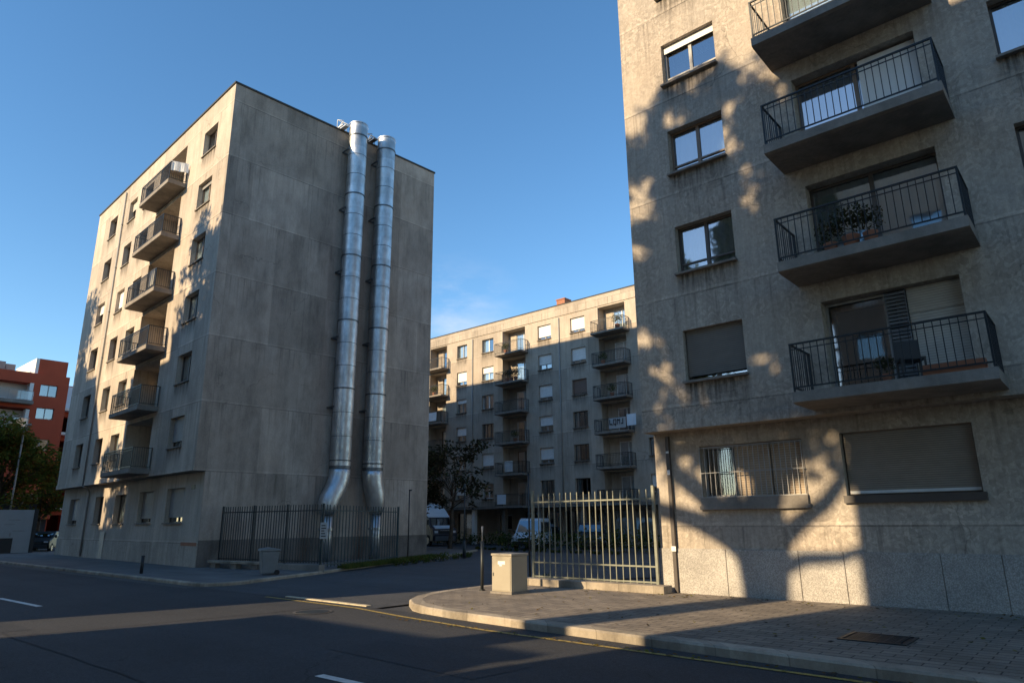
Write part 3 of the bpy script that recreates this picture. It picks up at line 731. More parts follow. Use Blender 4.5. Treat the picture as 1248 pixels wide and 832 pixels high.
for k in range(6):
    zf=4.42+2.88*k
    bd=dict(frame='frame_dark',style='door',sill=None,name='balcony_door')
    if k==0: bd.update(frame='frame_grey',cur=None,gl='glass_clear')
    elif k==1: bd.update(cur='curtain_blue')  # bluish white behind the glass stands in for a bright sky reflection
    elif k==2: bd.update(cur='curtain_blue',frame='frame_brown')  # blue tint again in place of sky mirrored in the door
    else: bd.update(cur='curtain')
    if k==0:
        f=window(B,4.75,zf+.02,1.25,2.14,.3,frame='frame_grey',style='one',sill=None,name='balcony_door',gl='glass_clear')
        g=MB()
        for q in range(26): g.box(6.02,6.38,.2,.23,zf+.06+q*.08,zf+.115+q*.08)
        g.box(6.0,6.02,.19,.25,zf+.02,zf+2.15); g.box(6.38,6.4,.19,.25,zf+.02,zf+2.15)
        g.build('louvred_shutter',M['steel_dark'],B)
        g=MB(); g.box(6.41,7.41,.26,.3,zf+.02,zf+1.6); g.box(6.41,7.41,.255,.3,zf+1.61,zf+2.16); g.build('infill_panel',M['shut_beige'],B)
    else:
        window(B,4.75,zf+.02,2.67,2.14,.3,**bd)
        if k==2:
            g=MB(); g.box(6.2,7.38,.22,.235,zf+.03,zf+2.1)
            for q in range(1,12): g.box(6.2+q*.1-.004,6.2+q*.1+.004,.215,.219,zf+.03,zf+2.1)
            g.build('folding_shutter',M['whitewall'],B)
    balcony(B,4.32,zf-.245,3.55,1.25,.245,-.002,rh=1.0,sp=.135,rail='rail')
# ground floor: barred window and big shuttered window
f=window(B,1.27,2.4,2.52,1.26,.78,frame='frame_grey',style='three',sill=None,gl='glass_clear')
g=MB(); g.box(.86,1.72,-.09,-.075,.02,1.2); g.box(1.74,2.46,-.06,-.045,.02,1.2); link('shutter',g.mesh('shutter',M['shut_tan']),f)
g=MB(); g.box(1.22,3.86,.44,.545,2.11,2.2); g.box(1.25,3.82,.46,.78,2.2,2.39); g.build('window_sill',M['slab'],B)
g=MB()
for q in range(21):
    xx=1.3+q*.1245; g.box(xx-.007,xx+.007,.465,.479,2.4,3.62)
g.box(1.27,3.82,.462,.482,2.395,2.415); g.box(1.27,3.82,.462,.482,3.6,3.62); g.box(1.27,3.82,.4625,.4815,2.98,3.0)
for xx in (1.27,3.81):
    for zz in (2.4,3.6): g.box(xx-.008,xx+.008,.483,.6,zz,zz+.015)
g.build('window_bars',M['frame_grey'],B)
f=window(B,4.62,2.36,2.48,1.34,.78,frame='frame_dark',style='one',shut=.99,smat='shut_tan2',sill=None)
g=MB(); g.box(.04,2.44,-.085,-.071,.03,.09); link('shutter_bottom_bar',g.mesh('shutter_bottom_bar',M['frame_white']),f)
g=MB(); g.box(4.57,7.16,.46,.78,2.19,2.35); g.build('window_sill',M['frame_dark'],B)
window(B,8.6,2.2,2.0,1.5,.78,frame='frame_dark',shut=.9,smat='shut_beige')

# plants and furniture on B's balconies
def potted(label,loc,s=1.0,group=None,seed=1,mats=LD):
    rn=random.Random(seed); t=thing('potted_plant',label,'plant',loc,0,group)
    g=MB(); g.tube([(0,0,0),(0,0,.02*s),(0,0,.26*s),(0,0,.30*s)],[.10*s,.11*s,.15*s,.16*s],14); g.build('pot',M['clay'],t)
    g=MB()
    for k in range(int(260)):
        d=Vector((rn.gauss(0,1),rn.gauss(0,1),rn.gauss(.2,.8))).normalized()*rn.random()**.5*.36*s; c=Vector((0,0,.62*s))+d
        u=Vector((rn.gauss(0,1),rn.gauss(0,1),rn.gauss(0,1))).normalized(); v=u.orthogonal().normalized(); q=.045*s
        g.quad(c-u*q,c-v*q*.5,c+u*q,c+v*q*.5,rn.randrange(3))
    g.build('foliage',mats,t); return t
z3=4.42+2.88; z4=4.42
for i,(x,yy,s) in enumerate([(5.35,-.85,.9),(5.75,-.8,1.15),(6.15,-.9,.95)]):
    potted(['small bushy pot plant, left of three on the third balcony up at right','tallest pot plant, middle of three on the second balcony up at right','low pot plant, right of three on the second balcony up at right'][i].replace('third','second'),(BX+x,BY+yy,z3),s,'pot plants on the near balconies',i)
t=thing('balcony_chair','dark chair behind the railing of the lowest near balcony','chair',(BX+6.45,BY-.65,z4),.4)
g=MB(); g.box(-.22,.22,-.22,.22,.42,.46); g.build('seat',M['black'],t); g=MB(); g.box(-.22,.22,.19,.23,.47,.88); g.build('backrest',M['black'],t)
for sx in (-1,1):
    for sy in (-1,1): g=MB(); g.box(sx*.2-.018,sx*.2+.018,sy*.2-.018,sy*.2+.018,0,.42); g.build('leg',M['black'],t)
potted('small pot plant beside the dark chair on the lowest near balcony',(BX+6.05,BY-.9,z4),.6,'pot plants on the near balconies',9)
t=thing('planter_box','long terracotta planter at the right end of the lowest near balcony','planter',(BX+7.2,BY-1.05,z4))
g=MB(); g.prism([(-.09,0),(.09,0),(.12,.2),(-.12,.2)],'x',-.5,.5); g.build('trough',M['clay'],t); g=MB(); g.box(-.48,.48,-.1,.1,.19,.205); g.build('soil',M['soil'],t)

# ------------------------------------------------------------------ building C (back)
CX,CY=-60.0,44.5
Cb=thing('apartment_building','long seven-storey concrete block closing the courtyard behind the driveway','building',(CX,CY,0))
CW=46.0; CT=19.8; CS=3.2
up=MB(); ops=[]; cw=[]; doors=[]
TC=[18.4-2.65*k for k in range(6)]
cols=dict(a=(-46.05,-44.7),b=(-42.7,-41.25),c=(-35.97,-34.5),d=(-32.43,-30.95),e=(-25.6,-24.1),f=(-22.0,-20.5),g=(-53.4,-52.0),h=(-56.5,-55.1))
recs=[(-49.9,-47.5),(-40.12,-37.4),(-29.62,-27.05),(-19,-16.4)]
for k,tz in enumerate(TC):
    for c,(xa,xb) in cols.items():
        ops.append((xa-CX,xb-CX,tz-1.28,tz)); cw.append((c,k,xa-CX,xb-xa,tz-1.28,1.28))
    for ri,(xa,xb) in enumerate(recs):
        ops.append((xa-CX,xb-CX,tz-2.0,tz+.33,.9)); doors.append((ri,k,xa-CX,xb-xa,tz))
facade(up,0,CW,CS,CT,0,ops,.26)
for (ri,k,x,wd,tz) in doors: facade(up,x,x+wd,tz-2.0,tz+.33,.9,[(x+.9,x+wd-.05,tz-1.99,tz+.02)],.1)
shell(up,0,CW,0,11,CS,CT)
gops=[(-42.5-CX,-41.1-CX,1.2,2.45)]+[(x-CX,x+1.9-CX,.3,2.7) for x in (-54,-51,-48,-39.6,-37.4,-35.2,-33,-30.8,-28.6,-26.4,-24.2,-22)]
facade(up,0,CW,0,CS-.002,2.2,gops,.2); shell(up,0,CW,2.2,10.9,0,CS-.002,top=False)
up.build('wall',M['concC'],Cb)
g=MB(); g.box(-.05,CW+.05,-.06,-.002,18.86,CT+.0); g.build('parapet_band',M['concC'],Cb)
g=MB(); g.box(-.1,CW+.1,-.1,.2,CT+.002,CT+.08); g.build('roof_coping',M['roofing'],Cb)
g=MB(); g.box(-35.0-CX,-34.1-CX,1.6,2.5,CT+.0,CT+1.15); g.box(-35.05-CX,-34.05-CX,1.55,2.55,CT+1.16,CT+1.26); g.build('chimney',M['clay'],Cb)
for xx in (-33.6,-43.9): 
    g=MB(); g.tube([(xx-CX,-.06,18.7),(xx-CX,-.06,3.3)],.05,8); g.build('downpipe',M['frame_grey'],Cb)
for xx in (-56,-50.3,-44.0,-40.3,-36.4,-32,-27.6,-23.2):
    g=MB(); g.box(xx-CX-.17,xx-CX+.17,.25,.6,0,CS-.003); g.build('column',M['whitewall'] if xx==-44.0 else M['slab'],Cb)
g=MB(); g.box(.02,CW-.02,.03,2.18,CS-.22,CS-.004); g.build('canopy_soffit',M['slab'],Cb)
rc=random.Random(11)
CSTY={('a',0):('w',0),('a',1):('w',.72),('b',0):('g',0),('b',1):('h',0),('c',0):('w',.8),('d',0):('w',.82),('c',1):('w',.65),('d',1):('w',.8),('c',2):('w',.8),('d',2):('br',.9),('b',2):('g2',0),('a',2):('w',.3),('c',3):('w',.62),('d',3):('x',0),('b',3):('x',0),('a',3):('w',.6),('c',4):('w',.75),('d',4):('x',0),('b',4):('w',.85),('c',5):('x',0),('d',5):('x',0),('b',5):('g2',0),('a',4):('g2',0)}
for (c,k,x,wd,z,h) in cw:
    st,sh=CSTY.get((c,k),rc.choice([('w',.7),('g',0),('x',0),('w',.4)]))
    if st=='w': window(Cb,x,z,wd,h,.22,stain=-.223,frame='frame_grey',shut=sh,smat='shut_white',cur='curtain' if sh<.5 else None)
    elif st=='br': window(Cb,x,z,wd,h,.22,stain=-.223,frame='frame_brown',shut=sh,smat='shut_brown')
    elif st=='h': window(Cb,x,z,wd,h,.22,stain=-.223,frame='frame_white',shut=.45,smat='shut_white',cur='curtain')
    elif st in('g','g2'): window(Cb,x,z,wd,h,.22,stain=-.223,frame='frame_white',cur='curtain_blue',curw=.6 if st=='g' else 1)
    else: window(Cb,x,z,wd,h,.22,stain=-.223,frame='frame_dark',style='three',cur='curtain',curw=.3)
for (ri,k,x,wd,tz) in doors:
    window(Cb,x+.9,tz-1.99,wd-.95,2.0,.96,frame=rc.choice(['frame_white','frame_white','frame_brown']),style='door',cur='curtain' if rc.random()<.75 else None,curw=rc.choice([.45,1,.7]),sill=None,name='balcony_door')
    balcony(Cb,x-.12,tz-2.0-.17,wd+.45,1.0,.17,-.002,rh=.95,sp=.13,rail='rail')
window(Cb,-42.5-CX,1.2,1.4,1.25,2.36,frame='frame_white',style='two',sill=None)
for i,go in enumerate(gops[1:]):
    window(Cb,go[0],go[2],1.9,2.4,2.36,frame='frame_dark',style='two',sill=None,cur='curtain' if i>5 else None,name='shop_window')
# things on C's balconies
fl=CY-1.0+.1
t=cloth('banner','pale banner with black scrawled letters on a railing of the far block','banner',(-28.35,CY-1.02,TC[3]-1.85),1.5,.8,0,M['panel'],n=6,amp=.015)
g=MB()
rn=random.Random(4)
xx=.08
for ch in ('L','Q','M','J'):
    s=.26; z0=.28; q=lambda a,b,c,d: g.box(xx+a*s,xx+c*s,-.045,-.036,z0+b*.42,z0+d*.42)
    if ch=='L': q(0,0,.22,1); q(.22,0,1,.22)
    if ch=='Q': q(0,0,.2,1); q(.8,0,1,1); q(.2,0,.8,.18); q(.2,.82,.8,1); q(.6,-.25,.85,-.02)
    if ch=='M': q(0,0,.2,1); q(.8,0,1,1); q(.2,.7,.5,.95); q(.5,.6,.8,.85)
    if ch=='J': q(.5,0,.75,1); q(0,0,.5,.2)
    xx+=.34
g.build('lettering',M['black'],t)
cloth('laundry_sheet','pale sheet hung on the same railing beside the scrawled banner','laundry',(-27.6+.85,CY-1.03,TC[3]-1.75),.8,.85,0,M['curtain_blue'],n=6,amp=.03)
potted('round bushy plant on the far top right balcony of the courtyard block',(-27.4,CY-.6,TC[0]-2.0),1.3,'plants on the courtyard block balconies',21,LG)
for i,(x,k) in enumerate([(-39.0,1),(-38.5,1),(-38.0,1)]):
    potted(['left','middle','right'][i]+' one of three dark pot plants on the second-highest middle balcony',(x,CY-.65,TC[k]-2.0),1.25,'plants on the courtyard block balconies',30+i)
cloth('laundry_sheet','pink and pale sheet on the lowest middle balcony of the courtyard block','laundry',(-39.9,CY-1.03,TC[5]-1.85),1.0,.8,0,M['curtain_blue'],n=6)

# ------------------------------------------------------------------ red building far left
RX,RY=-85.0,8.0
Rb=thing('apartment_building','modern red block far down the street at the left edge, white walled balconies','building',(RX,RY,0),radians(90))
# local x -> world +y ; local y -> world -x ; facade faces world +x
up=MB(); ops=[(3.0,11.7,14.6,16.6,1.6),(3.0,11.7,11.8,13.9,1.6),(12.3,13.9,15.35,16.6),(12.3,13.9,12.9,14.1),(12.3,13.9,9.6,10.8),(12.3,13.9,3.4,5.2),(9,11,3.4,5.2)]
facade(up,0,14.9,0,17.7,0,ops,.25); shell(up,0,14.9,0,16,0,17.7)
up.build('wall',M['red'],Rb)
g=MB(); g.box(11.9,14.6,.3,8,17.702,19.4); g.build('penthouse',M['red'],Rb)
g=MB(); g.box(11.6,11.898,.3,8,17.702,19.4); g.build('penthouse_side_wall',M['whitewall'],Rb)
g=MB(); g.box(7.0,9.3,2,4,17.702,18.9); g.box(9.35,10.2,2,4,17.702,18.7); g.build('roof_plant_room',M['shut_grey'],Rb)
for zz_ in (14.25,11.45): MB().box(3.0,11.7,-.9,-.002,zz_,zz_+.35).build('balcony_slab',M['slab'],Rb)
g=MB()
for zb in (14.6,11.8):
    g.quad((3,1.55,zb),(11.7,1.55,zb),(11.7,1.55,zb+2),(3,1.55,zb+2)); g.box(11.35,11.68,.0,1.5,zb,zb+2)
g.build('balcony_wall',M['whitewall'],Rb)
for zb in (14.6,11.8):
    g=MB(); g.box(3.1,11.6,-.85,-.82,zb+.95,zb+1.0)
    for k in range(9): g.box(3.1+k*1.05,3.14+k*1.05,-.85,-.82,zb,zb+.95)
    rl_=g.build('railing',M['frame_grey'],Rb)
    g=MB(); g.quad((3.1,-.835,zb+.08),(11.6,-.835,zb+.08),(11.6,-.835,zb+.93),(3.1,-.835,zb+.93)); g.build('glass_screen',M['glass_clear'],rl_)
for o_ in ops[2:]: window(Rb,o_[0],o_[2],o_[1]-o_[0],o_[3]-o_[2],.2,frame='frame_grey',cur='curtain' if o_[2]>9 else None,curw=.5,sill=None)
g=MB(); g.box(5,14.95,-.6,-.002,2.6,3.1); g.build('street_canopy',M['red'],Rb)
g=MB(); g.box(5,14.8,-.03,-.003,.1,2.6); g.build('dark_shopfront',M['wall_in'],Rb)
# the narrower orange block behind it
Rb2=thing('apartment_building','narrow orange and white block squeezed behind the red building','building',(-92,23.6,0),radians(90))
g=MB(); facade(g,0,9,0,18,0,[(.3,2.6,z,z+1.9,1.2) for z in (1.2,4,6.8,9.6,12.4)],.25); shell(g,0,9,0,10,0,18); g.build('wall',M['red'],Rb2)
for z in (1.2,4,6.8,9.6,12.4,15.2): MB().box(-.1,3,-1.1,-.002,z-.3,z).build('balcony_slab',M['whitewall'],Rb2)
g=MB(); g.box(-.2,9,-.02,-.003,15.25,17.9); g.build('white_top_wall',M['curtain_blue'],Rb2)

# ------------------------------------------------------------------ fences
def fence(p0,p1,zb,zt,sp,label,mat,rails,r_=.015,postr=.04,midposts=(),postz=None,over=.09,group=None,skip_last=False):
    d=Vector((p1[0]-p0[0],p1[1]-p0[1],0)); Ln=d.length; ang=math.atan2(d.y,d.x)
    t=thing('metal_fence',label,'fence',(p0[0],p0[1],0),ang,group)
    n=int(Ln/sp); g=MB(); g.box(-r_,r_,-r_,r_,zb,zt); me=g.mesh('picket',mat)
    rn=random.Random(int(Ln*100))
    for k in range(1,n):
        o=link('picket',me,t,(Ln*k/n+rn.uniform(-.004,.004),0,0)); o.rotation_euler=(rn.uniform(-.006,.006),rn.uniform(-.009,.009),0)
    for z in rails:
        g=MB(); g.box(.0,Ln,-.011-r_,-.001-r_,z-.02,z+.02); g.build('rail',mat,t)
    for x in [0,Ln]+list(midposts):
        g=MB(); g.box(x-postr,x+postr,-postr,postr,.1,(postz or zt)+.03); g.build('post',mat,t)
    return t
f0=(-29.95,14.75); f1=(-23.75,15.75); f2=(-26.65,21.9)
fence(f0,f1,.38,2.62,.158,'dark iron picket fence facing the street before the blank end wall',M['iron'],[.45,2.38],midposts=(2.1,4.2))
fence(f1,f2,.22,2.60,.26,'dark iron picket fence running back beside the driveway at left',M['teal_iron'],[.32,2.38])
t=thing('fence_sign','small pale notice fixed to the corner post of the dark fence','sign',(-23.62,15.72,1.3),radians(50))
g=MB(); g.box(-.13,.13,-.01,.01,0,.62); g.build('plate',M['panel'],t)
g=MB()
for k in range(5): g.box(-.09,.09-.03*(k%3),-.014,-.0105,.08+k*.1,.12+k*.1)
g.build('lettering',M['black'],t)
g=MB(); 
dv=Vector((f1[0]-f0[0],f1[1]-f0[1])); an=math.atan2(dv.y,dv.x)
g.box(-.1,dv.length+.1,-.16,.14,.05,.34); tag(bevel(g.build('low_wall',M['slab'],None,(f0[0],f0[1],0),an),.015),'low concrete footing wall under the dark street fence','wall')
t=thing('concrete_bench','low concrete ledge on short blocks before the dark fence, left of the bin','bench',(f0[0]+1.5,f0[1]-.22,.107),an)
g=MB(); g.box(-1.3,2.0,-.22,.1,.2,.3); bevel(g.build('slab',M['kerb'],t),.01)
for x in (-1.0,.4,1.7): g=MB(); g.box(x-.18,x+.18,-.16,.08,0,.199); g.build('support_block',M['slab'],t)

RF=M['fence_grey']
fence((-13.15,15.88),(-9.13,15.92),.31,2.66,.198,'sunlit grey-green picket fence between the beige cabinet and the near block',RF,[.36,.74,2.42],r_=.012,postr=.035,postz=2.72)
g=MB(); g.box(-.18,4.5,-.2,.22,.13,.32); tag(bevel(g.build('low_wall',M['kerb'],None,(-13.25,15.7,0)),.012),'low pale stone wall under the sunlit grey-green fence','wall')
# posts
def pole(name,label,cat,loc,h,r_,mat,extra=None):
    t=thing(name,label,cat,loc); g=MB(); g.tube([(0,0,0),(0,0,h)],r_,12); g.build('shaft',mat,t)
    if extra: extra(t)
    return t
pole('fence_post','tall thin dark post at the left end of the sunlit fence','post',(-13.9,16.6,.0),3.35,.028,M['iron'],lambda t:MB().box(-.05,.05,-.05,.05,3.35,3.4).build('cap',M['iron'],t))
def knob(t): MB().tube([(0,0,1.22),(0,0,1.42),(0,0,1.62)],[.014,.014,.03],8).build('antenna_stub',M['frame_grey'],t); MB().box(-.055,.055,-.055,.055,0,.03).build('base_plate',M['iron'],t)
pole('bollard','slim dark steel bollard with a thin stub on top, beside the beige cabinet','bollard',(-13.05,13.62,.14),1.24,.042,M['iron'],knob)
def bcap(t): MB().tube([(0,0,.62),(0,0,.66)],[.07,.05],12).build('cap',M['black'],t)
pole('bollard','short black bollard on the left pavement before the tan block','bollard',(-28.48,11.03,.1),.62,.06,M['black'],bcap)
def lampbits(t):
    MB().tube([(0,0,0),(0,0,.9)],[.1,.07],12).build('base_sleeve',M['iron'],t); MB().tube([(0,0,3.5),(0,0,3.6),(0,0,3.8)],[.04,.13,.03],12).build('lantern',M['iron'],t)
pole('lamp_post','thin dark lamp post on the planted strip beside the driveway','street lamp',(-26.6,26.4,.05),3.6,.035,M['iron'],lampbits)
pole('sign_post','thin black pole standing close to the blank end wall right of the ducts','pole',(-27.5,23.3,.1),3.35,.03,M['black'],lambda t:MB().box(-.03,.15,-.03,.03,3.35,3.42).build('top_arm',M['black'],t))
def slamp(t):
    MB().tube([(0,0,8.9),(.3,0,9.25),(.9,0,9.35)],.04,8).build('arm',M['frame_grey'],t); MB().box(.8,1.4,-.1,.1,9.3,9.42).build('lamp_head',M['frame_grey'],t)
pole('street_lamp','tall thin grey street lamp at the far left edge before the autumn tree','street lamp',(-63.6,14.6,.1),8.9,.06,M['frame_grey'],slamp)

# utility cabinet
t=thing('utility_cabinet','sunlit beige metal cabinet standing on the pavement corner','cabinet',(-12.38,13.28,.137))
g=MB(); g.box(0,.66,0,.62,.05,.90); bevel(g.build('body',M['box'],t),.012)
g=MB(); g.box(-.02,.68,-.02,.64,.902,.96); bevel(g.build('cap',M['box_cap'],t),.012)
g=MB(); g.box(-.03,.69,-.03,.65,0,.05); g.build('plinth',M['slab'],t)
d_=MB(); d_.box(.03,.63,-.012,-.001,.08,.87); d=bevel(d_.build('door',M['box'],t),.005)
MB().box(.05,.075,-.024,-.0125,.42,.5).build('handle',M['steel_dark'],d)
g=MB(); g.box(.22,.46,-.016,-.0125,.7,.78); g.box(.27,.36,-.016,-.0125,.66,.695); g.build('sticker',M['frame_white'],d)

# bin
t=thing('litter_bin','grey plastic wheelie bin on the left pavement in front of the dark fence','bin',(-23.72,13.55,.107),radians(-20))
g=MB(); 
b0=[(-.27,-.24),(.27,-.24),(.27,.24),(-.27,.24)]; b1=[(-.33,-.31),(.33,-.31),(.33,.31),(-.33,.31)]
i=0; g.v=[(x,y,.05) for x,y in b0]+[(x,y,.82) for x,y in b1]; g.f=[(0,3,2,1),(0,1,5,4),(1,2,6,5),(2,3,7,6),(3,0,4,7),(4,5,6,7)]; g.m=[0]*6; g.sm=[False]*6
bevel(g.build('body',M['bin'],t),.03)
g=MB(); g.prism([(-.36,.822),(.36,.822),(.34,.88),(.0,.95),(-.34,.90)],'x',-.35,.35); bevel(g.build('lid',M['bin'],t),.02)
for s in (-1,1): g=MB(); g.tube([(s*.28,.26,.09),(s*.34,.26,.09)],.09,14,smooth=False); g.build('wheel',M['rubber'],t)

# left sign panel and shelter
t=thing('notice_board','tall pale advertising panel with a black square at its foot, far left pavement','sign',(-58.4,13.95,.1),radians(76))
g=MB(); g.box(-1.5,.9,-.06,.06,.0,2.9); bevel(g.build('panel',M['panel'],t),.02)
g=MB(); g.box(-1.0,-.1,-.075,-.061,.0,1.0); g.build('black_panel',M['black'],t)
g=MB(); g.box(.901,1.15,-.08,.08,0,2.95); g.build('side_post',M['black'],t)
g=MB()
for (a_,b_,c_,d_) in [(-.5,.2,2.2,2.25),(-.7,-.1,1.9,1.94),(-.2,.5,1.45,1.5),(-1.1,-.95,1.2,1.5),(-.35,-.25,1.1,1.35)]: g.box(a_,b_,-.068,-.0605,c_,d_)
g.build('lettering',M['frame_grey'],t)
t=thing('bus_shelter','dark flat-roofed shelter behind the pale advertising panel','shelter',(-67.5,14.2,.1),radians(76))
g=MB(); g.box(-3,3,-.9,.9,3.1,3.5); g.build('roof',M['black'],t)
g=MB(); g.box(-3,3,.82,.88,.1,3.09); g.build('back_wall',M['wall_in'],t)
for x in (-2.9,2.9): g=MB(); g.box(x-.05,x+.05,-.85,-.75,0,3.09); g.build('post',M['black'],t)

# ------------------------------------------------------------------ vehicles
def wheel(t,x,y,r_=.33,w_=.2):
    g=MB(); g.tube([(x,y-w_/2,r_),(x,y+w_/2,r_)],r_,20,smooth=False); o=g.build('wheel',M['rubber'],t)
    g=MB(); s=1 if y>0 else -1; g.tube([(x,y+s*(w_/2),r_),(x,y+s*(w_/2+.012),r_)],r_*.6,14,smooth=False); g.build('rim',M['chrome'],o)
def vehicle(name,label,cat,loc,rz,prof,glassz,W,body,wh,hood_x,nose,dark=None,tumble=.12,wr=.33):
    """prof: side outline (x,z) front at +x; glassz: height above which the cabin narrows"""
    t=thing(name,label,cat,loc,rz); g=MB(); n=len(prof)
    def hw(z): 
        return W/2 if z<=glassz else W/2-tumble*(z-glassz)/.7
    for s in (-1,1):
        for (x,z) in prof: g.v.append((x,s*hw(z),z))
    g.f.append(tuple(range(n))); g.f.append(tuple(range(n,2*n))[::-1]); g.m+= [0,0]; g.sm+=[False,False]
    for k in range(n):
        k2=(k+1)%n; g.f.append((k2,k,n+k,n+k2)); g.m.append(0); g.sm.append(False)
    bevel(g.build('body',body,t),.05,3)
    for x in wh:
        for s in (-1,1): wheel(t,x,s*(W/2-.1),wr)
    return t,hw
def glass_quad(t,name,pts,mat): g=MB(); g.quad(*pts); return g.build(name,mat,t)
def mk_van(name,label,cat,loc,rz,S=1.0,body='van_white',hgt=1.9,kind='van'):
    prof=[(-2.2,.35),(2.15,.3),(2.25,.55),(2.2,.85),(1.35,1.08),(.75,hgt-.12),(.45,hgt),(-2.0,hgt),(-2.22,hgt-.2),(-2.25,.9)]
    prof=[(x*S,z) for x,z in prof]
    t,hw=vehicle(name,label,cat,loc,rz,prof,1.05,1.85,M[body],(1.4*S,-1.4*S),1.3,0)
    e=.055
    # windscreen (slightly proud)
    def on(x0,z0,x1,z1,ins=.12,off=.03):
        nx,nz=(z0-z1),(x1-x0); L_=math.hypot(nx,nz); nx,nz=-nx/L_*off,-nz/L_*off
        nx,nz=abs(nx),abs(nz)
        return [(x0+nx,-hw(z0)+ins,z0+nz),(x0+nx,hw(z0)-ins,z0+nz),(x1+nx,hw(z1)-ins,z1+nz),(x1+nx,-hw(z1)+ins,z1+nz)]
    x0,z0,x1,z1=1.35*S,1.08,.75*S,hgt-.12
    glass_quad(t,'windscreen',on(x0-.05,z0+.07,x1+.03,z1-.05),M['glass_car'])
    for s in (-1,1):
        q=[(.95*S,s*(hw(1.15)+.014),1.15),(-1.9*S,s*(hw(1.15)+.014),1.15),(-1.85*S,s*(hw(hgt-.25)+.014),hgt-.25),(.62*S,s*(hw(hgt-.25)+.014),hgt-.25)]
        glass_quad(t,'side_window',q,M['glass_car'])
    g=MB(); g.box(2.24*S,2.3*S,-.82,.82,.32,.56); bevel(g.build('bumper',M['black'],t),.03)
    g=MB(); g.box(2.21*S,2.245*S,-.4,.4,.6,.76); g.build('grille',M['black'],t)
    for s in (-1,1):
        g=MB(); g.box(2.1*S,2.22*S,s*.55,s*.85,.62,.82); bevel(g.build('headlight',M['lamp_glass'],t),.02)
        g=MB(); g.box(.95*S,1.15*S,s*.93,s*1.08,1.05,1.25); bevel(g.build('mirror',M['black'],t),.02)
    return t
mk_van('parked_car','glossy black car with a pale windscreen, half hidden left of the tan block','car',(-61.6,16.6,.0),radians(-30),S=.95,body='car_black',hgt=1.5)
mk_van('parked_van','pale blue-white people carrier parked in the courtyard behind the sunlit fence','van',(-32.6,39.3,.0),radians(-66),S=1.0,body='van_white',hgt=2.1)
mk_van('parked_car','dark car parked directly behind the pale people carrier in the courtyard','car',(-28.9,41.4,.0),radians(-60),S=1.0,body='van_dark',hgt=1.75)
# motorhome / lorry by the end wall
t,hw=vehicle('camper_truck','dark camper truck with a sloping white roof front beside the blank end wall','truck',(-44.6,40.2,0),radians(-14),
    [(-3.5,.45),(2.5,.4),(2.62,.9),(2.5,1.35),(1.9,1.6),(1.55,2.25),(.9,2.5),(-3.5,2.6)],1.5,2.2,M['van_dark'],(1.6,-2.2),1.3,0,wr=.45)
g=MB(); g.prism([(1.55,2.28),(.6,3.0),(-.9,3.55),(-3.45,3.6),(-3.45,2.61),(.9,2.52)],'y',-1.04,1.04); bevel(g.build('roof_fairing',M['van_white'],t),.06,3)
glass_quad(t,'windscreen',[(1.96,-.92,1.64),(1.96,.92,1.64),(1.63,.86,2.2),(1.63,-.86,2.2)],M['glass_car'])
g=MB(); g.box(2.56,2.66,-.95,.95,.42,.8); bevel(g.build('bumper',M['steel_dark'],t),.03)
g=MB(); g.box(2.5,2.6,-.6,.6,.95,1.25); g.build('grille',M['black'],t); g=MB(); g.box(2.58,2.63,-.5,.5,1.22,1.27); g.build('grille_trim',M['chrome'],t)
g=MB(); g.prism([(1.95,1.58),(2.45,1.38),(2.45,1.43),(1.97,1.64)],'y',-.85,.85); g.build('bonnet_panel',M['van_white'],t)
for s in (-1,1):
    g=MB(); g.box(2.48,2.58,s*.68,s*.98,1.0,1.22); g.build('headlight',M['lamp_glass'],t)
    g=MB(); g.box(1.75,1.85,s*1.14,s*1.3,1.7,2.1); g.build('mirror',M['black'],t)

# ------------------------------------------------------------------ vegetation
def leaves(g,c,rad,n,size,rn,flat=1.0,nm=3):
    for k in range(n):
        d=Vector((rn.gauss(0,1),rn.gauss(0,1),rn.gauss(0,1))).normalized()*(rn.random()**.45); 
        p_=Vector(c)+Vector((d.x*rad,d.y*rad,d.z*rad*flat))
        u=Vector((rn.gauss(0,1),rn.gauss(0,1),rn.gauss(0,.6))).normalized(); v=u.cross(Vector((rn.gauss(0,.5),rn.gauss(0,.5),1))).normalized(); q=size*rn.uniform(.6,1.2)
        g.quad(p_-u*q,p_-v*q*.55,p_+u*q,p_+v*q*.55,rn.choices(range(nm),[.45,.35,.2][:nm])[0])
def limb(g,a,b,r0,r1,rn,bend=.12,n=5):
    a=Vector(a); b=Vector(b); L_=(b-a).length; pts=[]; rad=[]
    off=Vector((rn.uniform(-1,1),rn.uniform(-1,1),rn.uniform(-.2,.9)))*L_*bend*1.6
    for k in range(n+1):
        s=k/n; pts.append(a.lerp(b,s)+off*sin(pi*s)); rad.append(r0+(r1-r0)*s)
    g.tube(pts,rad,8); return pts
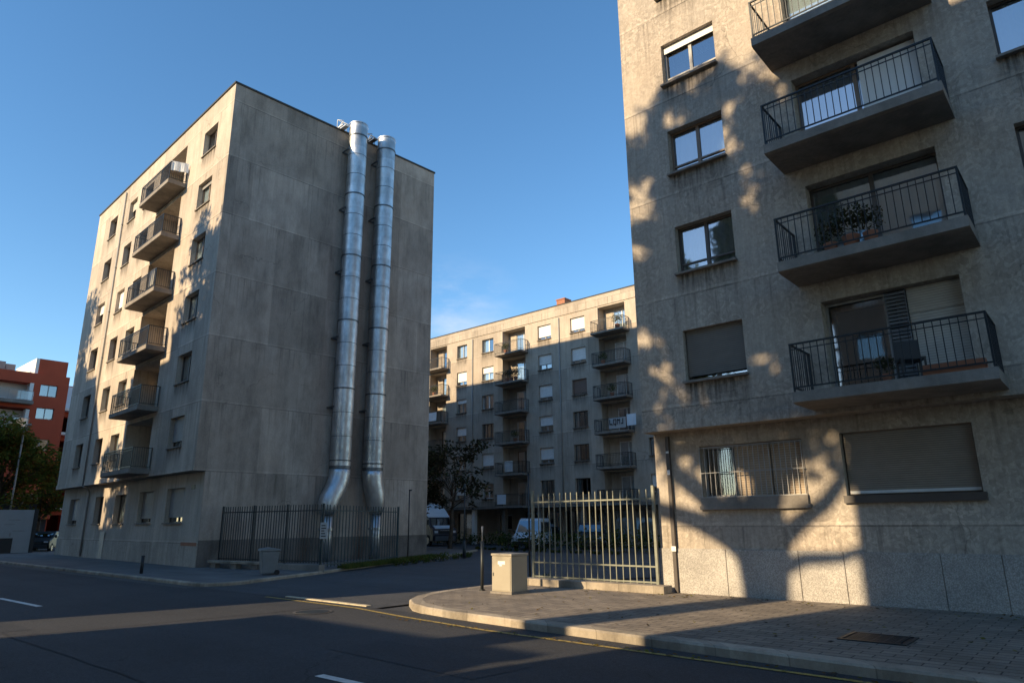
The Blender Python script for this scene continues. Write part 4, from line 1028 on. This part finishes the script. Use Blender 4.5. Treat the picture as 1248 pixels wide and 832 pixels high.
def tree(name,label,loc,h,crown_r,tr,clumps,lsize,nleaf,mats,bark,seed,base_frac=.35,group=None,clr=.9,flat=.8):
    rn=random.Random(seed); t=thing(name,label,'tree',loc,0,group)
    tg=MB(); lg=MB(); top=Vector((rn.uniform(-.3,.3),rn.uniform(-.3,.3),h*.72)); fork=Vector((rn.uniform(-.1,.1),rn.uniform(-.1,.1),h*base_frac))
    tg.tube([(0,0,0),(0,0,.25),fork*.6+Vector((.05,0,0)),fork],[tr*1.35,tr*1.05,tr*.9,tr*.78],12)
    limb(tg,fork,top,tr*.65,tr*.15,rn,.05)
    for k in range(clumps):
        a_=2*pi*(k*.618+rn.random()*.2); zf=rn.random(); rr_=crown_r*(1-(abs(zf-.4)*.9)**1.5)*rn.uniform(.35,1)
        c=Vector((cos(a_)*rr_,sin(a_)*rr_,h*(base_frac+.08)+(h*(1-base_frac)-h*.12)*zf))
        st=fork.lerp(top,min(1,max(0,zf*.7-.05)))
        limb(tg,st,c,tr*.28*(1-zf*.4),tr*.05,rn,.12)
        for j in range(3):
            c2=c+Vector((rn.gauss(0,.6),rn.gauss(0,.6),rn.gauss(.1,.4)))*clr
            limb(tg,c.lerp(st,.3),c2,tr*.09,tr*.02,rn,.1,3)
            leaves(lg,c2,clr*rn.uniform(.5,1),nleaf,lsize,rn,flat)
    tg.build('trunk',bark,t); lg.build('crown',mats,t); return t
tree('courtyard_tree','dark gnarled tree with sparse leaves between the left block and the courtyard block',(-36.3,34.6,0),7.8,3.1,.15,26,.16,34,LD,M['bark'],5,.36,clr=.8)
tree('courtyard_tree','dark low tree half hidden behind the blank end wall',(-39.6,33.2,0),6.4,2.8,.2,24,.16,60,LD,M['bark'],6,.25,clr=.9)
tree('street_tree','autumn tree with yellow-green and orange leaves at the far left before the red building',(-66.5,14.2,0),9.6,3.9,.25,42,.2,80,LO,M['bark'],8,.3,clr=1.2)
tree('street_tree','orange-tinted tree just left of the tan block, right of the yellow-green one',(-71.5,18.6,0),7.6,2.0,.18,18,.2,60,[LO[2],LO[0],LD[1]],M['bark'],9,.3,clr=1.1)

def hedge(name,label,pts,wd,h,seed,mats=LG,n=60,size=.07):
    rn=random.Random(seed); t=thing(name,label,'hedge',(pts[0][0],pts[0][1],0)); g=MB(); s_=MB(); o0=Vector((pts[0][0],pts[0][1],0))
    for (x0,y0),(x1,y1) in zip(pts[:-1],pts[1:]):
        L_=math.hypot(x1-x0,y1-y0); m=max(2,int(L_/.5))
        for k in range(m):
            s=(k+rn.random())/m; c=Vector((x0+(x1-x0)*s,y0+(y1-y0)*s,0))-o0; hh=h*rn.uniform(.65,1.1)
            leaves(g,c+Vector((rn.uniform(-wd,wd)*.3,rn.uniform(-wd,wd)*.3,hh*.5)),hh*.62,n,size,rn,.8)
            s_.tube([(c.x,c.y,0),(c.x+.03,c.y,hh*.6)],.015,5)
    s_.build('stems',M['bark'],t); g.build('foliage',mats,t); return t
hedge('hedge','dark hedge along the foot of the courtyard block, left part',[(-46,42.3),(-40,42.8),(-36.5,43)],.9,1.15,1,n=90,size=.1)
hedge('hedge','dark hedge behind the sunlit fence along the courtyard block',[(-33,36.5),(-27,36.8),(-20,37),(-14,37)],1.3,1.6,2,n=90,size=.11)
hedge('shrub_row','low green shrubs growing just behind the sunlit fence',[(-13.3,16.5),(-11.5,16.7)],.4,.42,3,[LG[1],LG[1],LO[1]],n=110,size=.045)
hedge('shrub_row','low dark planting inside the foot of the sunlit fence, right part',[(-11.3,16.8),(-9.3,16.7)],.4,.3,13,LG,n=90,size=.045)
def grass(name,poly_fn,n,seed,mats,h=.12):
    rn=random.Random(seed); g=MB()
    for k in range(n):
        x,y,z=poly_fn(rn); hh=h*rn.uniform(.5,1.4); a_=rn.uniform(0,pi); dx,dy=cos(a_)*.012,sin(a_)*.012; lx,ly=rn.gauss(0,hh*.3),rn.gauss(0,hh*.3)
        g.tri((x-dx,y-dy,z),(x+dx,y+dy,z),(x+lx,y+ly,z+hh),rn.randrange(3))
    o=g.build(name,mats); return tag(o,'rough grass and weeds on the verge','grass',kind='stuff')
# verge along the left fence and driveway strip
def verge_left(rn):
    s=rn.random(); x=-24.1+(-27.8+24.1)*s+rn.uniform(-.35,.45); y=17.1+(25.5-17.1)*s; return x-.15,y,.107
g=grass('verge_grass',verge_left,9000,1,[LG[1],LG[2],LO[0]],.16); g['label']='rough grass at the foot of the fence beside the driveway'
def verge_isl(rn):
    a_=rn.random(); x=-26.8+rn.uniform(-1,1.6)*(1-.2*a_)-2.0*a_; y=24.2+5*a_; return x,y,.107
hedge('shrub_row','low weedy shrubs round the base of the thin lamp post',[(-24.9,20.5),(-26.3,24.5),(-27.6,28)],.5,.42,4,[LG[1],LO[0],LG[2]],n=90,size=.06)
hedge('shrub_row','low green verge in the courtyard left of the people carrier',[(-36,36.6),(-32,35.4),(-27,34.6),(-22,34.2)],.6,.2,5,[LG[1],LG[2],LG[0]],n=80,size=.07)

# ------------------------------------------------------------------ across the street (behind the viewer): what casts the shade
def SH(X,Z,dy=0,Yw=16.1,Y0=-10):
    """tree point whose shadow falls at (X,Z) on the near block's facade"""
    D=Yw-Y0-dy; return Vector((X-.25/.97*D,Y0+dy,Z+.39/.97*D))
t=thing('plane_tree','huge plane tree across the street whose shadow falls on the near block','tree',(SH(-6.45,0)[0],-10,0))
T0=Vector(t.location); tg=MB(); lg=MB(); rn=random.Random(17)
def S2(*a): return SH(*a)-T0
fk=S2(-6.45,1.35)
tg.tube([(0,0,0),(0,0,.5),(0,0,5),S2(-6.45,.2),fk,S2(-6.5,2.0)],[.8,.62,.56,.54,.66,.62],16)
def limbs(ptl,r0,r1):
    pts=[S2(*p_) for p_ in ptl]; n=len(pts); tg.tube(pts,[r0+(r1-r0)*k/(n-1) for k in range(n)],10)
limbs([(-6.6,1.0),(-7.2,1.45),(-8.0,1.85),(-9.1,2.15),(-10.6,2.9,.8)],.34,.18)
limbs([(-6.7,1.3),(-7.3,2.0),(-7.9,2.55),(-8.5,3.0),(-8.8,3.8),(-9.2,5.5)],.34,.16)
limbs([(-6.45,1.2),(-6.4,2.1),(-6.3,3.4),(-6.4,5.2),(-6.6,8),(-6.6,11)],.42,.12)
limbs([(-6.7,1.5),(-7.1,2.6),(-7.35,4.2),(-7.6,7)],.26,.12)
limbs([(-6.2,1.2),(-5.6,1.75),(-4.9,2.25),(-4.2,3.1),(-3.4,4.6,1)],.24,.13)
limbs([(-6.1,.75),(-5.5,1.0),(-4.7,1.05,.5),(-3.6,1.6,1)],.2,.1)
limbs([(-6.2,1.6),(-5.9,2.7),(-5.3,4.2),(-4.8,6.5)],.24,.1)
for q in range(34):
    x0,z0=rn.uniform(-9,-4.2),rn.uniform(2.3,4.2); dx_,dz_=rn.uniform(-.8,.8),rn.uniform(.5,1.4); dyy=rn.uniform(-1.5,1.5)
    tg.tube([S2(x0,z0,dyy),S2(x0+dx_*.5+rn.uniform(-.1,.1),z0+dz_*.5,dyy),S2(x0+dx_,z0+dz_,dyy+.3)],[.07,.05,.025],6)
# crown: clumps laid out through the crown's volume; list of (X,Z) gaps kept open
gaps=[(-8.95,9.9,.3),(-8.5,10.6,.25),(-8.9,9.1,.25),(-8.2,10.0,.15),(-5.75,12.0,.25),(-5.85,10.9,.35),(-5.6,9.6,.3),(-6.2,12.9,.15),(-8.6,5.6,.28),(-7.9,5.0,.25),(-8.9,6.3,.22),(-7.2,4.5,.25),(-5.6,5.3,.28),(-8.8,4.45,.42),(-8.2,6.1,.15),(-7.6,12.6,.3),(-7.0,13.3,.2),(-5.9,4.6,.2),
      (-6.0,3.4,.3),(-8.0,3.6,.3),(-6.9,3.9,.2),(-5.0,3.1,.35),(-9.0,3.5,.3),(-5.5,2.8,.3)]
_g=[]
for (gx,gz,gr) in gaps:
    _g.append((gx,gz,gr*.62))
    for q in range(3):
        a_=rn.uniform(0,6.28); d_=gr*rn.uniform(1.0,1.9); _g.append((gx+cos(a_)*d_,gz+sin(a_)*d_,gr*rn.uniform(.25,.5)))
gaps=_g
def top(X):
    xs=[-11,-9.2,-8.2,-7.6,-6.6,-5.6,-4.6,-3,0]; zs=[10.5,11.9,12.6,13.4,13.5,13.0,12.0,12.3,11.5]
    return float(np.interp(X,xs,zs))+.45*sin(X*6.1)+.3*sin(X*13.7+1)
def bot(X): return float(np.interp(X,[-12,-9.2,-8,-6.5,-5,-3],[5.0,4.2,4.0,3.9,4.0,3.5]))
cnt=0
while cnt<2300:
    X=rn.uniform(-11,-3.2); Z=rn.uniform(3.6,13.6); r_=rn.uniform(.16,.5)
    if Z+r_>top(X)+.1 or Z-r_<bot(X)-.3: continue
    if any((X-a_)**2+(Z-b_)**2<(c_+r_*.55)**2 for a_,b_,c_ in gaps): continue
    dy=rn.uniform(-2.6,2.6); c=S2(X,Z,dy); leaves(lg,c,r_,int(14+60*r_),.15,rn,1.0); cnt+=1
    if cnt%12==0: limb(tg,S2(-6.5,min(Z,max(3,Z-2.2))),c,.06,.02,rn,.1,4)
for q in range(26):
    X=rn.uniform(-9.2,-4.8); Z=top(X)+rn.uniform(-.2,.7); dyy=rn.uniform(-1,1)
    tg.tube([S2(X,Z-1.6,dyy),S2(X+rn.uniform(-.3,.3),Z-.7,dyy),S2(X+rn.uniform(-.4,.4),Z,dyy)],[.05,.035,.015],5)
    for w_ in range(3): leaves(lg,S2(X+rn.uniform(-.35,.35),Z-rn.uniform(0,.9),dyy),rn.uniform(.1,.24),14,.14,rn)
for k in range(60):
    leaves(lg,S2(rn.uniform(-9.1,-4.4),rn.uniform(2.7,3.9),rn.uniform(-1.5,1.5)),rn.uniform(.1,.24),12,.13,rn)
for k in range(110):
    X=rn.uniform(-9.2,-4.6); Z=rn.uniform(3.2,6.3)
    leaves(lg,S2(X,Z,rn.uniform(-2,2)),rn.uniform(.2,.35),20,.17,rn)
tg.build('trunk',M['bark_pale'],t); lg.build('crown',LG,t)

def simple_block(name,label,x0,x1,y0,y1,h,mat,group=None,ztop=None):
    t=thing(name,label,'building',(x0,y1,0),0,group)
    # facade faces +y
    w_=x1-x0; g=MB(); ops=[]
    nf=max(1,int((h-1)/3.0)); nc=max(1,int(w_/3.4))
    for f_ in range(nf):
        for c_ in range(nc):
            xa=(c_+.5)*w_/nc-.7; za=1.2+f_*3.0
            if za+1.5<h: ops.append((xa,xa+1.4,za,za+1.5))
    facade(g,0,w_,0,h,0,ops,.25); shell(g,0,w_,0,(y1-y0),0,h)
    # mirror to face +y
    g.v=[(w_-x,-y,z) for x,y,z in g.v]
    g.build('wall',mat,t)
    for (xa,xb,za,zb) in ops:
        q=MB(); q.box(w_-xb,w_-xa,-.24,-.2,za,zb); q.build('window',M['glass'] if rn.random()<.6 else M['shut_white'],t)
    q=MB(); q.box(-.1,w_+.1,-.3,.12,h+.002,h+.15); q.build('roof_coping',M['roofing'],t)
    return t
simple_block('apartment_building','tall block directly behind the viewer, opposite the near block',-10.6,14,-22,-8,21.9,M['concC'])
simple_block('house','low flat-roofed building behind the viewer, left of the plane tree',-18.6,-11.5,-19,-10,7.2,M['concB'])
simple_block('apartment_building','middle block across the street, opposite the tan block',-41,-24.8,-22,-10,20.6,M['concC'])
simple_block('apartment_building','slightly lower block across the street, left of the middle block',-46.5,-41.1,-22,-10,19.2,M['concA'])
simple_block('house','low two-and-a-half-storey house across the street between two tall blocks',-53.4,-46.6,-20,-10,11.4,M['concB'])
simple_block('apartment_building','far block across the street, left of the low house',-80,-53.5,-22,-10,20.5,M['concC'])
tree('street_tree','dense tall tree across the street shading the driveway',(-21.5,-10,0),20.0,3.0,.3,46,.24,70,LG,M['bark'],40,.46,clr=1.3)
tree('street_tree','tall tree rising above the middle block across the street',(-36.2,-7.6,0),25.5,3.6,.35,44,.24,70,LG,M['bark'],41,.5,clr=1.3)
tree('street_tree','tall tree before the far block across the street',(-58.5,-8,0),26,4.2,.35,50,.24,70,LG,M['bark'],42,.5,clr=1.4)

simple_block('apartment_building','unseen block added behind the tan block to shade the courtyard block',-60,-46.5,25,36,16.2,M['concC'])  # unseen, added only to cast shade on the courtyard block's lower left

tree('street_tree','small tree in front of the low house across the street',(-46.9,-6.5,0),15.5,1.9,.18,26,.2,50,LG,M['bark'],43,.4,clr=.9)
tree('street_tree','slender tree in front of the slightly lower block across the street',(-43.0,-6.5,0),20.5,2.0,.18,22,.2,45,LG,M['bark'],44,.6,clr=.9)

# road repairs, tar seams, fallen leaves
M['patch']=asphalt('asphalt_patch',(.036,.037,.04),False)
M['tar']=plain('tar_seam',(.014,.014,.015),.85)
sheet('asphalt_patch',[(-19.4,2.6),(-15.9,2.75),(-15.8,4.3),(-19.5,4.2)],.0045,M['patch'])
sheet('asphalt_patch',[(-9.6,6.6),(-6.4,6.5),(-6.3,7.5),(-9.5,7.65)],.0045,M['patch'])
def wob(x0,y0,x1,y1,n,amp,seed):
    r_=random.Random(seed); return [(x0+(x1-x0)*k/n+r_.uniform(-amp,amp),y0+(y1-y0)*k/n+r_.uniform(-amp,amp)) for k in range(n+1)]
strip('tar_seam',wob(-40,3.6,-4,3.9,40,.05,1),.035,.0065,M['tar'])
strip('tar_seam',wob(-15.5,1.3,-14.2,9.9,16,.07,2),.03,.0075,M['tar'])
strip('tar_seam',wob(-21.5,14,-14.2,13.2,12,.06,3),.03,.0085,M['tar'])
strip('tar_seam',wob(-23.5,17.5,-14.4,18.6,12,.08,4),.03,.0085,M['tar'])
rl_=random.Random(77); g=MB()
for k in range(520):
    if k%3==0: x=rl_.uniform(-12,1); y=9.2+rl_.random()**3*-.0+rl_.uniform(.25,.75)+(-.0); z=.010; y=9.30+rl_.random()*.25
    elif k%3==1: x=rl_.uniform(-12.5,0); y=15.9-abs(rl_.gauss(0,.5)); z=.14
    else: x=rl_.uniform(-12.5,0); y=rl_.uniform(10.6,15.8); z=.14
    a_=rl_.uniform(0,6.28); q=rl_.uniform(.02,.05); u=Vector((cos(a_),sin(a_),rl_.uniform(-.3,.3)))*q; v_=Vector((-sin(a_),cos(a_),rl_.uniform(0,.4)))*q*.6; c=Vector((x,y,z+.012))
    g.quad(c-u,c-v_,c+u,c+v_,rl_.randrange(3))
tag(g.build('fallen_leaves',[LO[2],M['soil'],LO[1]]),'dry fallen leaves scattered over the brick pavement and gutter','leaves',kind='stuff')
for i,(x,k,lb) in enumerate([(-28.9,1,'small plant on the second-highest right balcony of the courtyard block'),(-48.6,1,'plant on the second-highest far left balcony of the courtyard block'),(-28.2,2,'plant on the third-highest right balcony of the courtyard block'),(-38.2,3,'plant on the fourth-highest middle balcony of the courtyard block'),(-39.2,0,'plant on the topmost middle balcony of the courtyard block')]):
    potted(lb,(x,CY-.6,TC[k]-2.0),1.1,'plants on the courtyard block balconies',50+i,LG)
cloth('laundry_sheet','striped pale laundry on the third-highest far left balcony of the courtyard block','laundry',(-48.9,CY-1.03,TC[2]-1.85),1.2,.8,0,M['curtain'],n=9,amp=.03)
cloth('laundry_sheet','white washing on the fifth balcony down in the middle of the courtyard block','laundry',(-39.5,CY-.5,TC[4]-1.8),.9,.9,0,M['curtain'],n=7,amp=.04)
